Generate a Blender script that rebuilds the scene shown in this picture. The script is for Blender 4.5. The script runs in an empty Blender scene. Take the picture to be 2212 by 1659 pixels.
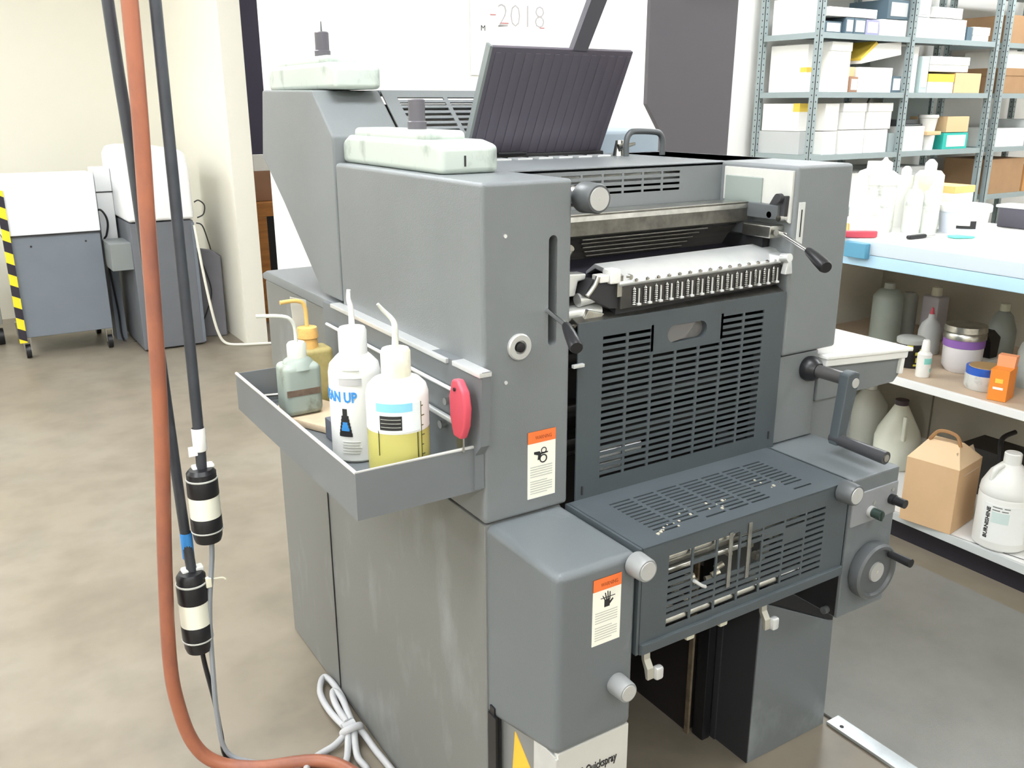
import bpy, bmesh, math, random
from mathutils import Matrix, Vector
random.seed(7)
PI = math.pi
S = bpy.context.scene
COL = S.collection

# ---------------------------------------------------------------- camera
cd = bpy.data.cameras.new('camera'); cam = bpy.data.objects.new('camera', cd); COL.objects.link(cam)
right = Vector((0.8453972, -0.53413475, -0.00190772))
down = Vector((-0.15990817, -0.24968228, -0.95503306))
fwd = Vector((0.50964002, 0.80768733, -0.29649321))
m = Matrix.Identity(4)
for i in range(3):
    m[i][0] = right[i]; m[i][1] = -down[i]; m[i][2] = -fwd[i]
m[2][3] = 1.40
cam.matrix_world = m
cd.sensor_width = 36.0; cd.lens = 1947.28 / 2212 * 36.0; cd.clip_start = 0.02
S.camera = cam
# ---------------------------------------------------------------- world, exposure
w = bpy.data.worlds.new('world'); S.world = w; w.use_nodes = True
w.node_tree.nodes['Background'].inputs[0].default_value = (0.9, 0.95, 1.0, 1)
w.node_tree.nodes['Background'].inputs[1].default_value = 0.3
S.view_settings.view_transform = 'Standard'; S.view_settings.look = 'None'
S.view_settings.gamma = 1.0; S.view_settings.use_curve_mapping = False
S.view_settings.exposure = 0.68
LAMP = 14.0

# ---------------------------------------------------------------- materials
def srgb(c):
    if isinstance(c, str):
        c = tuple(int(c[i:i+2], 16) / 255 for i in (0, 2, 4))
    return tuple((x / 12.92 if x <= 0.04045 else ((x + 0.055) / 1.055) ** 2.4) for x in c)
MATS = {}
def mat(name, col, rough=0.5, metal=0.0, var=0.0, scale=8.0, bump=0.0, bscale=200.0, col2=None, c2pos=(0.45, 0.6), trans=0.0, emit=0.0, stretch=(1, 1, 1), coat=0.0, ior=1.45):
    if name in MATS: return MATS[name]
    m = bpy.data.materials.new(name); m.use_nodes = True; MATS[name] = m
    nt = m.node_tree; bs = nt.nodes['Principled BSDF']
    c = srgb(col) + (1,)
    bs.inputs['Base Color'].default_value = c
    bs.inputs['Roughness'].default_value = rough; bs.inputs['Metallic'].default_value = metal
    bs.inputs['Coat Weight'].default_value = coat
    bs.inputs['IOR'].default_value = ior
    if trans: bs.inputs['Transmission Weight'].default_value = trans
    if emit:
        bs.inputs['Emission Color'].default_value = c; bs.inputs['Emission Strength'].default_value = emit
    if var or col2 or bump:
        tc = nt.nodes.new('ShaderNodeTexCoord'); mp = nt.nodes.new('ShaderNodeMapping')
        mp.inputs['Scale'].default_value = stretch
        nt.links.new(tc.outputs['Object'], mp.inputs[0])
    if var or col2:
        n = nt.nodes.new('ShaderNodeTexNoise'); n.inputs['Scale'].default_value = scale; n.inputs['Detail'].default_value = 6
        n.inputs['Roughness'].default_value = 0.6
        nt.links.new(mp.outputs[0], n.inputs['Vector'])
        r = nt.nodes.new('ShaderNodeValToRGB'); nt.links.new(n.outputs['Fac'], r.inputs[0])
        if col2:
            r.color_ramp.elements[0].position = c2pos[0]; r.color_ramp.elements[1].position = c2pos[1]
            r.color_ramp.elements[0].color = c; r.color_ramp.elements[1].color = srgb(col2) + (1,)
        else:
            r.color_ramp.elements[0].position = 0.3; r.color_ramp.elements[1].position = 0.7
            r.color_ramp.elements[0].color = tuple(x * (1 - var) for x in c[:3]) + (1,)
            r.color_ramp.elements[1].color = tuple(min(1, x * (1 + var)) for x in c[:3]) + (1,)
        nt.links.new(r.outputs[0], bs.inputs['Base Color'])
    if bump:
        n2 = nt.nodes.new('ShaderNodeTexNoise'); n2.inputs['Scale'].default_value = bscale; n2.inputs['Detail'].default_value = 3
        nt.links.new(mp.outputs[0], n2.inputs['Vector'])
        b = nt.nodes.new('ShaderNodeBump'); b.inputs['Strength'].default_value = bump; b.inputs['Distance'].default_value = 0.002
        nt.links.new(n2.outputs['Fac'], b.inputs['Height']); nt.links.new(b.outputs[0], bs.inputs['Normal'])
    return m

PAINT = mat('grey_press_paint', '767a7c', 0.40, var=0.06, scale=5, bump=0.25, bscale=600)
SCUFF = mat('scuffed_grey_press_paint', '747573', 0.42, scale=4.5, col2='868989', c2pos=(0.54, 0.70), bump=0.25, bscale=600, stretch=(1, 1.6, 0.7))
BOXP = mat('scuffed_slate_grey_box_paint', '676c6f', 0.38, scale=4.5, col2='7e8487', c2pos=(0.58, 0.72), bump=0.2, bscale=600, stretch=(1, 1.6, 0.7))
GUARD = mat('dark_guard_paint', '4a5155', 0.42, var=0.05, scale=9, bump=0.2, bscale=600)
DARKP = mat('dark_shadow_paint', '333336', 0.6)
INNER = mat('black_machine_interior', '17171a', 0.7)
STEEL = mat('worn_steel', 'b9b8b2', 0.28, 1.0, var=0.25, scale=30)
DSTEEL = mat('oily_dark_steel', '75736e', 0.4, 0.9, var=0.3, scale=40)
CHROME = mat('polished_chrome', 'd8d8d8', 0.12, 1.0)
BRIGHT = mat('bright_aluminium', 'e2e4e4', 0.3, 0.6, var=0.06, scale=20)
BLACK = mat('black_plastic', '1d1d20', 0.35)
KNOBG = mat('charcoal_knob_plastic', '55585a', 0.35)
DISC = mat('silver_knob_disc', 'bcbcba', 0.3, 0.3)
WPLAS = mat('white_plastic', 'e6e6e2', 0.35)
DIRTY = mat('dirty_white_plastic', 'bcc5bd', 0.4, scale=16, col2='7d867f', c2pos=(0.56, 0.78), stretch=(1, 1, 0.6))
NATUR = mat('natural_plastic', 'e6e8de', 0.35, trans=0.25)
INK = mat('dark_ink', '2b2a2c', 0.5)
GINK = mat('pale_grey_ink', 'b9bab0', 0.6)
WHITE = mat('white_paper', 'f7f6f1', 0.7)
ORANGE = mat('orange_ink', 'f0783c', 0.5)
RED = mat('red_plastic', 'cf5060', 0.35)
BLUE = mat('blue_tape', '3e8fd8', 0.5)
CARD = mat('tan_cardboard', 'd9b58c', 0.8, var=0.05, scale=5)
GREYM = mat('shelf_grey_enamel', '9aa7a8', 0.45, var=0.04, scale=6)
CREAM = mat('cream_wall_paint', 'ebe8db', 0.75, var=0.015, scale=1.5, bump=0.15, bscale=120)
WALLW = mat('white_wall_paint', 'f3f2ee', 0.75, var=0.01, scale=2, bump=0.12, bscale=120)

def floor_mat():
    m = bpy.data.materials.new('polished_tan_concrete'); m.use_nodes = True
    nt = m.node_tree; N = nt.nodes; L = nt.links; bs = N['Principled BSDF']
    tc = N.new('ShaderNodeTexCoord')
    a = N.new('ShaderNodeTexNoise'); a.inputs['Scale'].default_value = 1.1; a.inputs['Detail'].default_value = 8; a.inputs['Roughness'].default_value = 0.6
    b = N.new('ShaderNodeTexNoise'); b.inputs['Scale'].default_value = 9; b.inputs['Detail'].default_value = 6
    L.new(tc.outputs['Object'], a.inputs['Vector']); L.new(tc.outputs['Object'], b.inputs['Vector'])
    r = N.new('ShaderNodeValToRGB'); e = r.color_ramp.elements
    e[0].position = 0.32; e[0].color = srgb('817869') + (1,); e[1].position = 0.68; e[1].color = srgb('8e877a') + (1,)
    x = e.new(0.5); x.color = srgb('887e6f') + (1,)
    L.new(a.outputs['Fac'], r.inputs[0])
    r2 = N.new('ShaderNodeValToRGB'); r2.color_ramp.elements[0].position = 0.3; r2.color_ramp.elements[0].color = (0.82, 0.82, 0.82, 1)
    r2.color_ramp.elements[1].position = 0.6; r2.color_ramp.elements[1].color = (1, 1, 1, 1)
    L.new(b.outputs['Fac'], r2.inputs[0])
    mx = N.new('ShaderNodeMix'); mx.data_type = 'RGBA'; mx.blend_type = 'MULTIPLY'; mx.inputs[0].default_value = 1
    L.new(r.outputs[0], mx.inputs[6]); L.new(r2.outputs[0], mx.inputs[7]); L.new(mx.outputs[2], bs.inputs['Base Color'])
    mr = N.new('ShaderNodeMapRange'); mr.inputs[3].default_value = 0.28; mr.inputs[4].default_value = 0.5
    L.new(a.outputs['Fac'], mr.inputs[0]); L.new(mr.outputs[0], bs.inputs['Roughness'])
    return m
def stripe_mat():
    m = bpy.data.materials.new('yellow_black_hazard_tape'); m.use_nodes = True
    nt = m.node_tree; N = nt.nodes; L = nt.links; bs = N['Principled BSDF']
    tc = N.new('ShaderNodeTexCoord'); sp = N.new('ShaderNodeSeparateXYZ'); L.new(tc.outputs['Object'], sp.inputs[0])
    ad = N.new('ShaderNodeMath'); ad.operation = 'MULTIPLY_ADD'; ad.inputs[1].default_value = 0.5
    L.new(sp.outputs[0], ad.inputs[0]); L.new(sp.outputs[2], ad.inputs[2])
    mu = N.new('ShaderNodeMath'); mu.operation = 'MULTIPLY'; mu.inputs[1].default_value = 1 / 0.125; L.new(ad.outputs[0], mu.inputs[0])
    fr = N.new('ShaderNodeMath'); fr.operation = 'FRACT'; L.new(mu.outputs[0], fr.inputs[0])
    gt = N.new('ShaderNodeMath'); gt.operation = 'GREATER_THAN'; gt.inputs[1].default_value = 0.5; L.new(fr.outputs[0], gt.inputs[0])
    mx = N.new('ShaderNodeMix'); mx.data_type = 'RGBA'; mx.inputs[6].default_value = srgb('2b2733') + (1,); mx.inputs[7].default_value = srgb('f6dc2f') + (1,)
    L.new(gt.outputs[0], mx.inputs[0]); L.new(mx.outputs[2], bs.inputs['Base Color']); bs.inputs['Roughness'].default_value = 0.45
    return m

# ---------------------------------------------------------------- builders
class B:
    """collects shapes (world coordinates) into one mesh"""
    def __init__(s): s.bm = bmesh.new(); s.wn = False
    def _add(s, verts, faces, M=None, bev=0, seg=2, smooth=False, mi=0):
        t = bmesh.new()
        vs = [t.verts.new(v) for v in verts]
        for f in faces:
            try: fc = t.faces.new([vs[i] for i in f]); fc.smooth = smooth; fc.material_index = mi
            except ValueError: pass
        bmesh.ops.recalc_face_normals(t, faces=t.faces)
        if bev:
            s.wn = True
            ed = [e for e in t.edges if len(e.link_faces) == 2 and e.calc_face_angle(0) > 0.5]
            bmesh.ops.bevel(t, geom=ed, offset=bev, segments=seg, affect='EDGES', profile=0.5, clamp_overlap=True)
            for f in t.faces: f.material_index = mi
            for f in t.faces: f.smooth = True
        if M is not None: bmesh.ops.transform(t, matrix=M, verts=t.verts)
        me = bpy.data.meshes.new('t'); t.to_mesh(me); t.free(); s.bm.from_mesh(me); bpy.data.meshes.remove(me)
        return s
    def box(s, x0, x1, y0, y1, z0, z1, bev=0, seg=2, M=None, mi=0):
        v = [(x, y, z) for z in (z0, z1) for y in (y0, y1) for x in (x0, x1)]
        f = [(0, 2, 3, 1), (4, 5, 7, 6), (0, 1, 5, 4), (2, 6, 7, 3), (0, 4, 6, 2), (1, 3, 7, 5)]
        return s._add(v, f, M, bev, seg, mi=mi)
    def prism(s, pts, axis, a0, a1, bev=0, seg=2, M=None, mi=0):
        """polygon in the two other axes, extruded along axis"""
        def mk(p, a):
            return {'x': (a, p[0], p[1]), 'y': (p[0], a, p[1]), 'z': (p[0], p[1], a)}[axis]
        n = len(pts); v = [mk(p, a0) for p in pts] + [mk(p, a1) for p in pts]
        f = [tuple(range(n)), tuple(range(n, 2 * n))] + [(i, (i + 1) % n, n + (i + 1) % n, n + i) for i in range(n)]
        return s._add(v, f, M, bev, seg, mi=mi)
    def cyl(s, p0, p1, r0, r1=None, seg=20, bev=0, mi=0):
        r1 = r0 if r1 is None else r1
        p0 = Vector(p0); p1 = Vector(p1); d = p1 - p0; L = d.length
        q = d.normalized().to_track_quat('Z', 'Y').to_matrix().to_4x4(); M = Matrix.Translation(p0) @ q
        return s.lathe([(0, 0), (r0, 0), (r1, L), (0, L)], M=M, seg=seg, mi=mi)
    def lathe(s, prof, c=None, seg=24, sx=1, sy=1, M=None, mi=0):
        if M is None: M = Matrix.Translation(c or (0, 0, 0))
        v = []; f = []; rings = []
        for r, z in prof:
            if r < 1e-6: rings.append([len(v)]); v.append((0, 0, z))
            else:
                rings.append(list(range(len(v), len(v) + seg)))
                v += [(r * math.cos(2 * PI * k / seg) * sx, r * math.sin(2 * PI * k / seg) * sy, z) for k in range(seg)]
        for a, b in zip(rings, rings[1:]):
            if len(a) == 1 and len(b) == 1: continue
            for k in range(seg):
                k2 = (k + 1) % seg
                if len(a) == 1: f.append((a[0], b[k], b[k2]))
                elif len(b) == 1: f.append((a[k], b[0], a[k2]))
                else: f.append((a[k], b[k], b[k2], a[k2]))
        return s._add(v, f, M, smooth=True, mi=mi)
    def tube(s, pts, r, seg=10, smooth=6, mi=0, closed=False, rfun=None):
        P = [Vector(p) for p in pts]
        if smooth > 1 and len(P) > 2:
            Q = []
            for i in range(len(P) - 1):
                a = P[max(i - 1, 0)]; b = P[i]; c = P[i + 1]; d = P[min(i + 2, len(P) - 1)]
                for k in range(smooth):
                    t = k / smooth
                    Q.append(0.5 * ((2 * b) + (c - a) * t + (2 * a - 5 * b + 4 * c - d) * t * t + (3 * b - a - 3 * c + d) * t ** 3))
            Q.append(P[-1]); P = Q
        v = []; f = []
        T = (P[1] - P[0]).normalized(); N = T.orthogonal().normalized()
        for i, p in enumerate(P):
            t2 = (P[min(i + 1, len(P) - 1)] - P[max(i - 1, 0)]).normalized()
            N = (N - t2 * N.dot(t2)).normalized(); Bn = t2.cross(N)
            rr = rfun(i / (len(P) - 1)) if rfun else r
            for k in range(seg):
                a = 2 * PI * k / seg; v.append(p + (N * math.cos(a) + Bn * math.sin(a)) * rr)
        for i in range(len(P) - 1):
            for k in range(seg):
                k2 = (k + 1) % seg
                f.append((i * seg + k, i * seg + k2, (i + 1) * seg + k2, (i + 1) * seg + k))
        f.append(tuple(range(seg))); f.append(tuple(range((len(P) - 1) * seg, len(P) * seg)))
        return s._add(v, f, smooth=True, mi=mi)
    def grille(s, M, u0, u1, v0, v1, t, a0, a1, b0, b1, cols, rows, du=0.006, dv=0.45, skip=None, tilt=0.0):
        """sheet in local u,v (thickness t along w) with a grid of slots cut through it; open = slot height share"""
        def bx(x0, x1, y0, y1):
            if x1 - x0 > 1e-5 and y1 - y0 > 1e-5: s.box(x0, x1, y0, y1, 0, t, M=M)
        bx(u0, u1, v0, b0); bx(u0, u1, b1, v1); bx(u0, a0, b0, b1); bx(a1, u1, b0, b1)
        cw = (a1 - a0 + du) / cols; rh = (b1 - b0) / rows
        for c in range(cols):
            x = a0 + c * cw
            for r in range(rows if c else 0):
                if not (skip and skip(c, r) == 2 and skip(c - 1, r) == 2 and rows > 20): bx(x - du, x, b0 + r * rh, b0 + (r + 1) * rh)
            for r in range(rows):
                y = b0 + r * rh
                k_ = skip(c, r) if skip else False
                if k_ == 2: continue
                if k_: bx(x, x + cw - du, y, y + rh)
                else: bx(x, x + cw - du, y + rh * dv, y + rh)
        return s
    def make(s, name, mats, parent=None, origin=None):
        if not isinstance(mats, (list, tuple)): mats = [mats]
        o_ = Vector(origin) if origin else (Vector(parent_world(parent)) if parent else None)
        me = bpy.data.meshes.new(name)
        if o_ is None:
            xs = [v.co for v in s.bm.verts]
            lo = Vector((min(c.x for c in xs), min(c.y for c in xs), min(c.z for c in xs))); hi = Vector((max(c.x for c in xs), max(c.y for c in xs), max(c.z for c in xs)))
            o_ = Vector(((lo.x + hi.x) / 2, (lo.y + hi.y) / 2, lo.z))
        bmesh.ops.translate(s.bm, vec=-o_, verts=s.bm.verts)
        s.bm.to_mesh(me); s.bm.free()
        me.set_sharp_from_angle(angle=math.radians(38))
        for m_ in mats: me.materials.append(m_)
        o = bpy.data.objects.new(name, me); COL.objects.link(o)
        if s.wn: wn = o.modifiers.new('even_shading', 'WEIGHTED_NORMAL'); wn.keep_sharp = True
        if parent: o.parent = parent; o.location = o_ - Vector(parent_world(parent))
        else: o.location = o_
        return o
def parent_world(o):
    p = Vector(o.location); q = o.parent
    while q: p = p + q.location; q = q.parent
    return p
def tag(o, label=None, cat=None, group=None, kind=None):
    for k, v in (('label', label), ('category', cat), ('group', group), ('kind', kind)):
        if v: o[k] = v
    return o
def thing(name, loc, label, cat, group=None):
    o = bpy.data.objects.new(name, None); o.empty_display_size = 0.05; o.location = loc; COL.objects.link(o)
    return tag(o, label, cat, group)
def struct(name, b, m):
    return tag(b.make(name, m), kind='structure')
def basis(o, u, v):
    u = Vector(u).normalized(); v = Vector(v).normalized(); w_ = u.cross(v)
    M = Matrix.Identity(4)
    for i in range(3): M[i][0] = u[i]; M[i][1] = v[i]; M[i][2] = w_[i]; M[i][3] = o[i]
    return M
def text(name, s, size, o, u, v, m, parent, depth=0.0004, wrap=None, align='LEFT', width=None, bold=0.0):
    """lettering as thin real letters; wrap=(centre, radius, angle0) bends it round a bottle"""
    c = bpy.data.curves.new('lettering', 'FONT'); c.body = s; c.size = size; c.extrude = depth; c.align_x = align; c.offset = bold
    c.resolution_u = 2
    t = bpy.data.objects.new('lettering', c); COL.objects.link(t)
    dg = bpy.context.evaluated_depsgraph_get(); me = bpy.data.meshes.new_from_object(t.evaluated_get(dg))
    bpy.data.objects.remove(t); bpy.data.curves.remove(c)
    b = B(); b.bm.from_mesh(me); bpy.data.meshes.remove(me)
    if width:
        xs = [q.co.x for q in b.bm.verts]; k = width / (max(xs) - min(xs))
        for q in b.bm.verts: q.co.x *= k
    if wrap:
        cc, R_, a0 = wrap
        for q in b.bm.verts:
            a = a0 + q.co.x / R_; rr = R_ + q.co.z + 0.0006
            q.co = Vector((cc[0] + rr * math.cos(a), cc[1] + rr * math.sin(a), cc[2] + q.co.y))
    else: bmesh.ops.transform(b.bm, matrix=basis(o, u, v), verts=b.bm.verts)
    return b.make(name, m, parent)
def patch(b, c, R_, a0, a1, z0, z1, t=0.0006, mi=0, n=10):
    """curved label on a round bottle"""
    v = []; f = []
    for i in range(n + 1):
        a = a0 + (a1 - a0) * i / n
        for rr in (R_ - 0.001, R_ + t):
            for z in (z0, z1): v.append((c[0] + rr * math.cos(a), c[1] + rr * math.sin(a), z))
    for i in range(n):
        k = 4 * i; f += [(k + 2, k + 6, k + 7, k + 3), (k, k + 1, k + 5, k + 4), (k + 1, k + 3, k + 7, k + 5), (k, k + 4, k + 6, k + 2)]
    f += [(0, 2, 3, 1), (4 * n, 4 * n + 1, 4 * n + 3, 4 * n + 2)]
    b._add(v, f, mi=mi)
def cut(o, b):
    """cut the shape b out of object o, for real"""
    me = bpy.data.meshes.new('c'); bmesh.ops.translate(b.bm, vec=-Vector(parent_world(o)), verts=b.bm.verts)
    b.bm.to_mesh(me); b.bm.free(); c = bpy.data.objects.new('c', me); COL.objects.link(c); c.parent = o
    o.modifiers.clear(); md = o.modifiers.new('b', 'BOOLEAN'); md.operation = 'DIFFERENCE'; md.object = c; md.solver = 'EXACT'
    dg = bpy.context.evaluated_depsgraph_get(); n = bpy.data.meshes.new_from_object(o.evaluated_get(dg))
    o.modifiers.clear(); o.data = n; n.set_sharp_from_angle(angle=math.radians(38)); o.modifiers.new('even_shading', 'WEIGHTED_NORMAL').keep_sharp = True; bpy.data.objects.remove(c); bpy.data.meshes.remove(me)
def copy_tree(o, d, label=None, group=None, parent=None):
    c = o.copy(); COL.objects.link(c)
    if parent: c.parent = parent
    else: c.location = Vector(o.location) + Vector(d)
    if label: c['label'] = label
    if group: c['group'] = group
    for ch in [k for k in bpy.data.objects if k.parent == o]: copy_tree(ch, d, parent=c)
    return c

def slot_shape(b, x, z0, z1, r, y0, y1):
    pts = [(x + r * math.cos(PI * k / 8), z1 + r * math.sin(PI * k / 8)) for k in range(9)] + [(x + r * math.cos(PI + PI * k / 8), z0 + r * math.sin(PI + PI * k / 8)) for k in range(9)]
    return b.prism(pts, 'y', y0, y1)
# ================================================================ SETTING
struct('floor', B().box(-4.5, 8.5, -3.5, 9.0, -0.05, 0), floor_mat())
struct('ceiling', B().box(-4.5, 8.5, -3.5, 9.0, 2.95, 3.05), WALLW)
struct('wall_back', B().box(1.46, 8.5, 4.45, 4.6, 0, 2.95), WALLW)
struct('wall_left_back', B().box(-4.5, 1.476, 6.95, 7.1, 0, 2.95), CREAM)
struct('wall_partition', B().box(1.476, 1.6, 5.35, 7.9, 0, 2.95), CREAM)
struct('wall_passage', B().box(1.6, 8.5, 7.9, 8.0, 0, 2.95), mat('dark_passage_paint', '45404e', 0.8))
struct('wall_right', B().box(8.4, 8.5, -3.5, 9.0, 0, 2.95), WALLW)
struct('wall_left', B().box(-4.5, -4.4, -3.5, 6.95, 0, 2.95), CREAM)
struct('wall_front', B().box(-4.5, 8.5, -3.5, -3.4, 0, 2.95), CREAM)
# ceiling lamps of the workshop
n = 0
for lx in (-3.4, -1.5, 0.5, 3.9, 6.4):
    for ly in (-1.6, 0.9, 3.2, 6.3):
        if ly > 6 and lx > 0: continue
        t = thing('ceiling_light', (lx, ly, 2.95), 'recessed fluorescent troffer in the workshop ceiling', 'ceiling light', 'ceiling troffers')
        fr = B()
        fr.box(lx - .63, lx + .63, ly - .33, ly - .30, 2.92, 2.95).box(lx - .63, lx + .63, ly + .30, ly + .33, 2.92, 2.95)
        fr.box(lx - .63, lx - .60, ly - .30, ly + .30, 2.92, 2.95).box(lx + .60, lx + .63, ly - .30, ly + .30, 2.92, 2.95)
        fr.make('frame', WPLAS, t)
        B().box(lx - .60, lx + .60, ly - .30, ly + .30, 2.93, 2.945).make('diffuser', mat('lit_diffuser', (0.97, 0.985, 1.0), 0.5, emit=LAMP), t)

for lx, ly, lb in ((.55, 4.75, 'added ceiling light that brightens the cream pillar'), (3.4, 6.35, 'added ceiling light that brightens the dark passage')):  # extra lights added to brighten the pillar face and the passage
    t = thing('ceiling_light', (lx, ly, 2.95), lb, 'ceiling light', 'ceiling troffers'); hw_ = .30 if lx < 1 else .60
    fr = B(); fr.prism([(lx - .63, ly - .33), (lx + .63, ly - .33), (lx + .63, ly + .33), (lx - .63, ly + .33)], 'z', 2.935, 2.95); fr.make('frame', WPLAS, t)
    B().box(lx - hw_, lx + hw_, ly - hw_ / 2, ly + hw_ / 2, 2.92, 2.934).make('diffuser', MATS['lit_diffuser'], t)
# ================================================================ THE PRESS
P = thing('offset_press', (1.07, 1.5, 0), 'grey small-format offset printing press with vented guards and side tool tray', 'printing press')
def part(name, b, m, **k): return tag(b.make(name, m, P), **k)
yF = 1.128; yB = 0.933
# lower left body
b = B(); b.prism([(yF + .002, 0), (2.19, 0), (2.19, .988), (1.690, .988), (1.690, .756), (yF + .002, .756)], 'x', .661, .812, bev=.005); part('left_body', b, SCUFF)
b = B(); b.prism([(1.69, .99), (2.19, .99), (2.19, 1.004), (2.16, 1.014), (1.69, 1.014)], 'x', .655, .86, bev=.004); part('rear_ledge', b, PAINT)
b = B()
b.box(.6585, .661, 1.842, 1.845, .02, .80); part('panel_seam', b, INK)
b = B(); b.box(.80, 1.34, 1.75, 2.15, .0, .98).box(.812, .83, 1.3, 1.76, .05, .98).box(.81, 1.33, 1.30, 1.75, .95, .99); part('inner_back_panel', b, INNER)
# upper left side cover
o = part('side_cover', B().box(.661, .822, yF, 1.683, .757, 1.293, bev=.007, seg=3), PAINT)
cut(o, slot_shape(B(), .7865, 1.044, 1.202, .008, yF - .02, yF + .07))
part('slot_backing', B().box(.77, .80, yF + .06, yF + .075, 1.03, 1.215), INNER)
# rear hood, left block
part('rear_hood', B().prism([(2.135, 1.285), (2.10, 1.431), (1.787, 1.427), (1.690, 1.342), (1.690, 1.02), (1.80, 1.02), (2.004, 1.188)], 'x', .662, .806, bev=.005), PAINT)
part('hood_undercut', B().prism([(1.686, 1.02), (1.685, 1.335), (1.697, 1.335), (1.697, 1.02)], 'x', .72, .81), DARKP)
# vented hood between the side blocks
a = Vector((.81, 1.664, 1.318)); bb = Vector((.81, 1.787, 1.427)); ln = (bb - a).length
M = basis(a, (1, 0, 0), bb - a)
b = B(); b.grille(M, 0, .40, 0, ln, -.003, .03, .37, .012, ln - .012, 3, 9, du=.010, dv=.52)
part('vent_grille', b, PAINT)
part('vent_cavity', B().prism([(1.69, 1.30), (1.70, 1.31), (1.80, 1.40), (2.05, 1.40), (2.05, 1.0), (1.69, 1.0)], 'x', .812, 1.19), DSTEEL)
part('hood_top', B().box(.806, 1.21, 1.787, 2.10, 1.418, 1.428, bev=.003), PAINT)
part('right_hood', B().prism([(1.69, 1.05), (1.69, 1.337), (1.70, 1.343), (2.0, 1.343), (2.0, 1.05)], 'x', 1.205, 1.482, bev=.005), mat('pale_blue_grey_paint', '94a1ab', .4))
# top cover
b = B(); b.box(.822, 1.475, 1.318, 1.69, 1.283, 1.293, bev=.003); part('top_cover', b, PAINT)
b = B()
for i in range(6): b.box(.95 + i * .05, .985 + i * .05, 1.56, 1.60, 1.2925, 1.2965, bev=.001)
part('cover_louvers', b, BRIGHT)
b = B(); b.cyl((1.275, 1.58, 1.293), (1.275, 1.58, 1.325), .016, .010); b.cyl((1.262, 1.57, 1.31), (1.30, 1.56, 1.318), .008, .003)
part('wing_clamp', b, STEEL)
b = B(); b.tube([(1.268, 1.55, 1.290), (1.268, 1.55, 1.325), (1.275, 1.55, 1.339), (1.29, 1.55, 1.344), (1.345, 1.55, 1.342), (1.362, 1.55, 1.336), (1.369, 1.55, 1.32), (1.369, 1.55, 1.288)], .0065, seg=10, smooth=4)
part('grab_handle', b, KNOBG)
# upright ribbed feed board, leaning towards the front
mo = Vector((.927, 1.655, 1.296)); tip = Vector((.927, 1.548, 1.507)); M = basis(mo, (1, 0, 0), tip - mo); L_ = (tip - mo).length
fb = thing('x', (0, 0, 0), '', ''); bpy.data.objects.remove(fb)
FBM = mat('dark_feed_board_enamel', '59545f', .42, var=.04, scale=12)
board = part('feed_board', B().box(0, .342, 0, L_, 0, .010, bev=.0015, M=M), FBM)
for i in range(15):
    x = .012 + i * .0226
    B().box(x, x + .012, .01, L_ - .01, .009, .0115, bev=.0008, M=M).make('rib', FBM, board)
b = B(); b.prism([(.188, L_ - .004), (.224, L_ - .004), (.250, L_ + .24), (.210, L_ + .24)], 'z', -.004, .010, M=M); part('board_arm', b, mat('arm_grey', '55545c', .4))
b = B(); b.box(-.004, .002, 0, L_ + .002, -.004, .012, M=M); part('board_edge', b, mat('board_edge_grey', '7f8585', .4))
b = B(); b.box(.93, 1.27, 1.63, 1.665, 1.285, 1.302, bev=.003); b.box(.99, 1.06, 1.618, 1.64, 1.30, 1.306, bev=.002); part('board_hinge', b, BLACK)
# upper fascia with slots, in the gap between the side covers
M = basis((.822, 1.318, 1.205), (1, 0, 0), (0, 0, 1))
b = B(); b.grille(M, 0, .50, 0, .086, -.002, .112, .390, .038, .080, 6, 4, du=.005, dv=.42); part('upper_fascia', b, PAINT)
part('fascia_roller', B().cyl((.83, 1.36, 1.272), (1.31, 1.36, 1.272), .018, seg=24), BRIGHT)
part('fascia_backing', B().box(.822, 1.32, 1.40, 1.42, 1.02, 1.282), INNER)
# middle guard below the fascia
b = B(); b.prism([(1.225, 1.224), (1.222, 1.212), (1.228, 1.212), (1.232, 1.220), (1.316, 1.214), (1.316, 1.219)], 'x', .825, 1.302); part('wash_guard_top', b, STEEL)
M = basis((.825, 1.224, 1.188), (1, 0, 0), (0, 0, 1))
b = B(); b.grille(M, 0, .477, 0, .035, -.002, .12, .385, .020, .028, 6, 1, du=.006, dv=.0); part('wash_guard_front', b, DSTEEL)
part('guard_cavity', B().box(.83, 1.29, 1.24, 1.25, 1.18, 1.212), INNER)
b = B()
pr = []
for k in range(9):
    a_ = k / 8 * PI / 2
    pr.append((1.224 + .075 * math.sin(a_) * 1.0, 1.190 - .062 * (1 - math.cos(a_)) - .0))
prof = [(1.224, 1.19)] + [(1.232 + .06 * (k / 8) ** .6, 1.186 - .062 * k / 8) for k in range(9)]
b.prism(prof + [(1.31, 1.12), (1.31, 1.19)], 'x', .826, 1.302); part('curved_deflector', b, mat('dark_brown_grey_steel', '55524f', .38, .3, var=.2, scale=60, stretch=(.15, 1, 3)))
for k in range(6):
    zz = 1.178 - k * .009; yy = 1.236 + .055 * (k / 6) ** .7
    B().box(.92 + .01 * k, 1.21 - .006 * k, yy - .003, yy + .002, zz, zz + .0022, bev=.0007).make('deflector_rib', DSTEEL, P)
part('splash_shelf', B().prism([(1.205, 1.125), (1.300, 1.140), (1.305, 1.12), (1.205, 1.117)], 'x', .835, 1.31), mat('violet_black_steel', '34323c', .4, .3))
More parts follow.
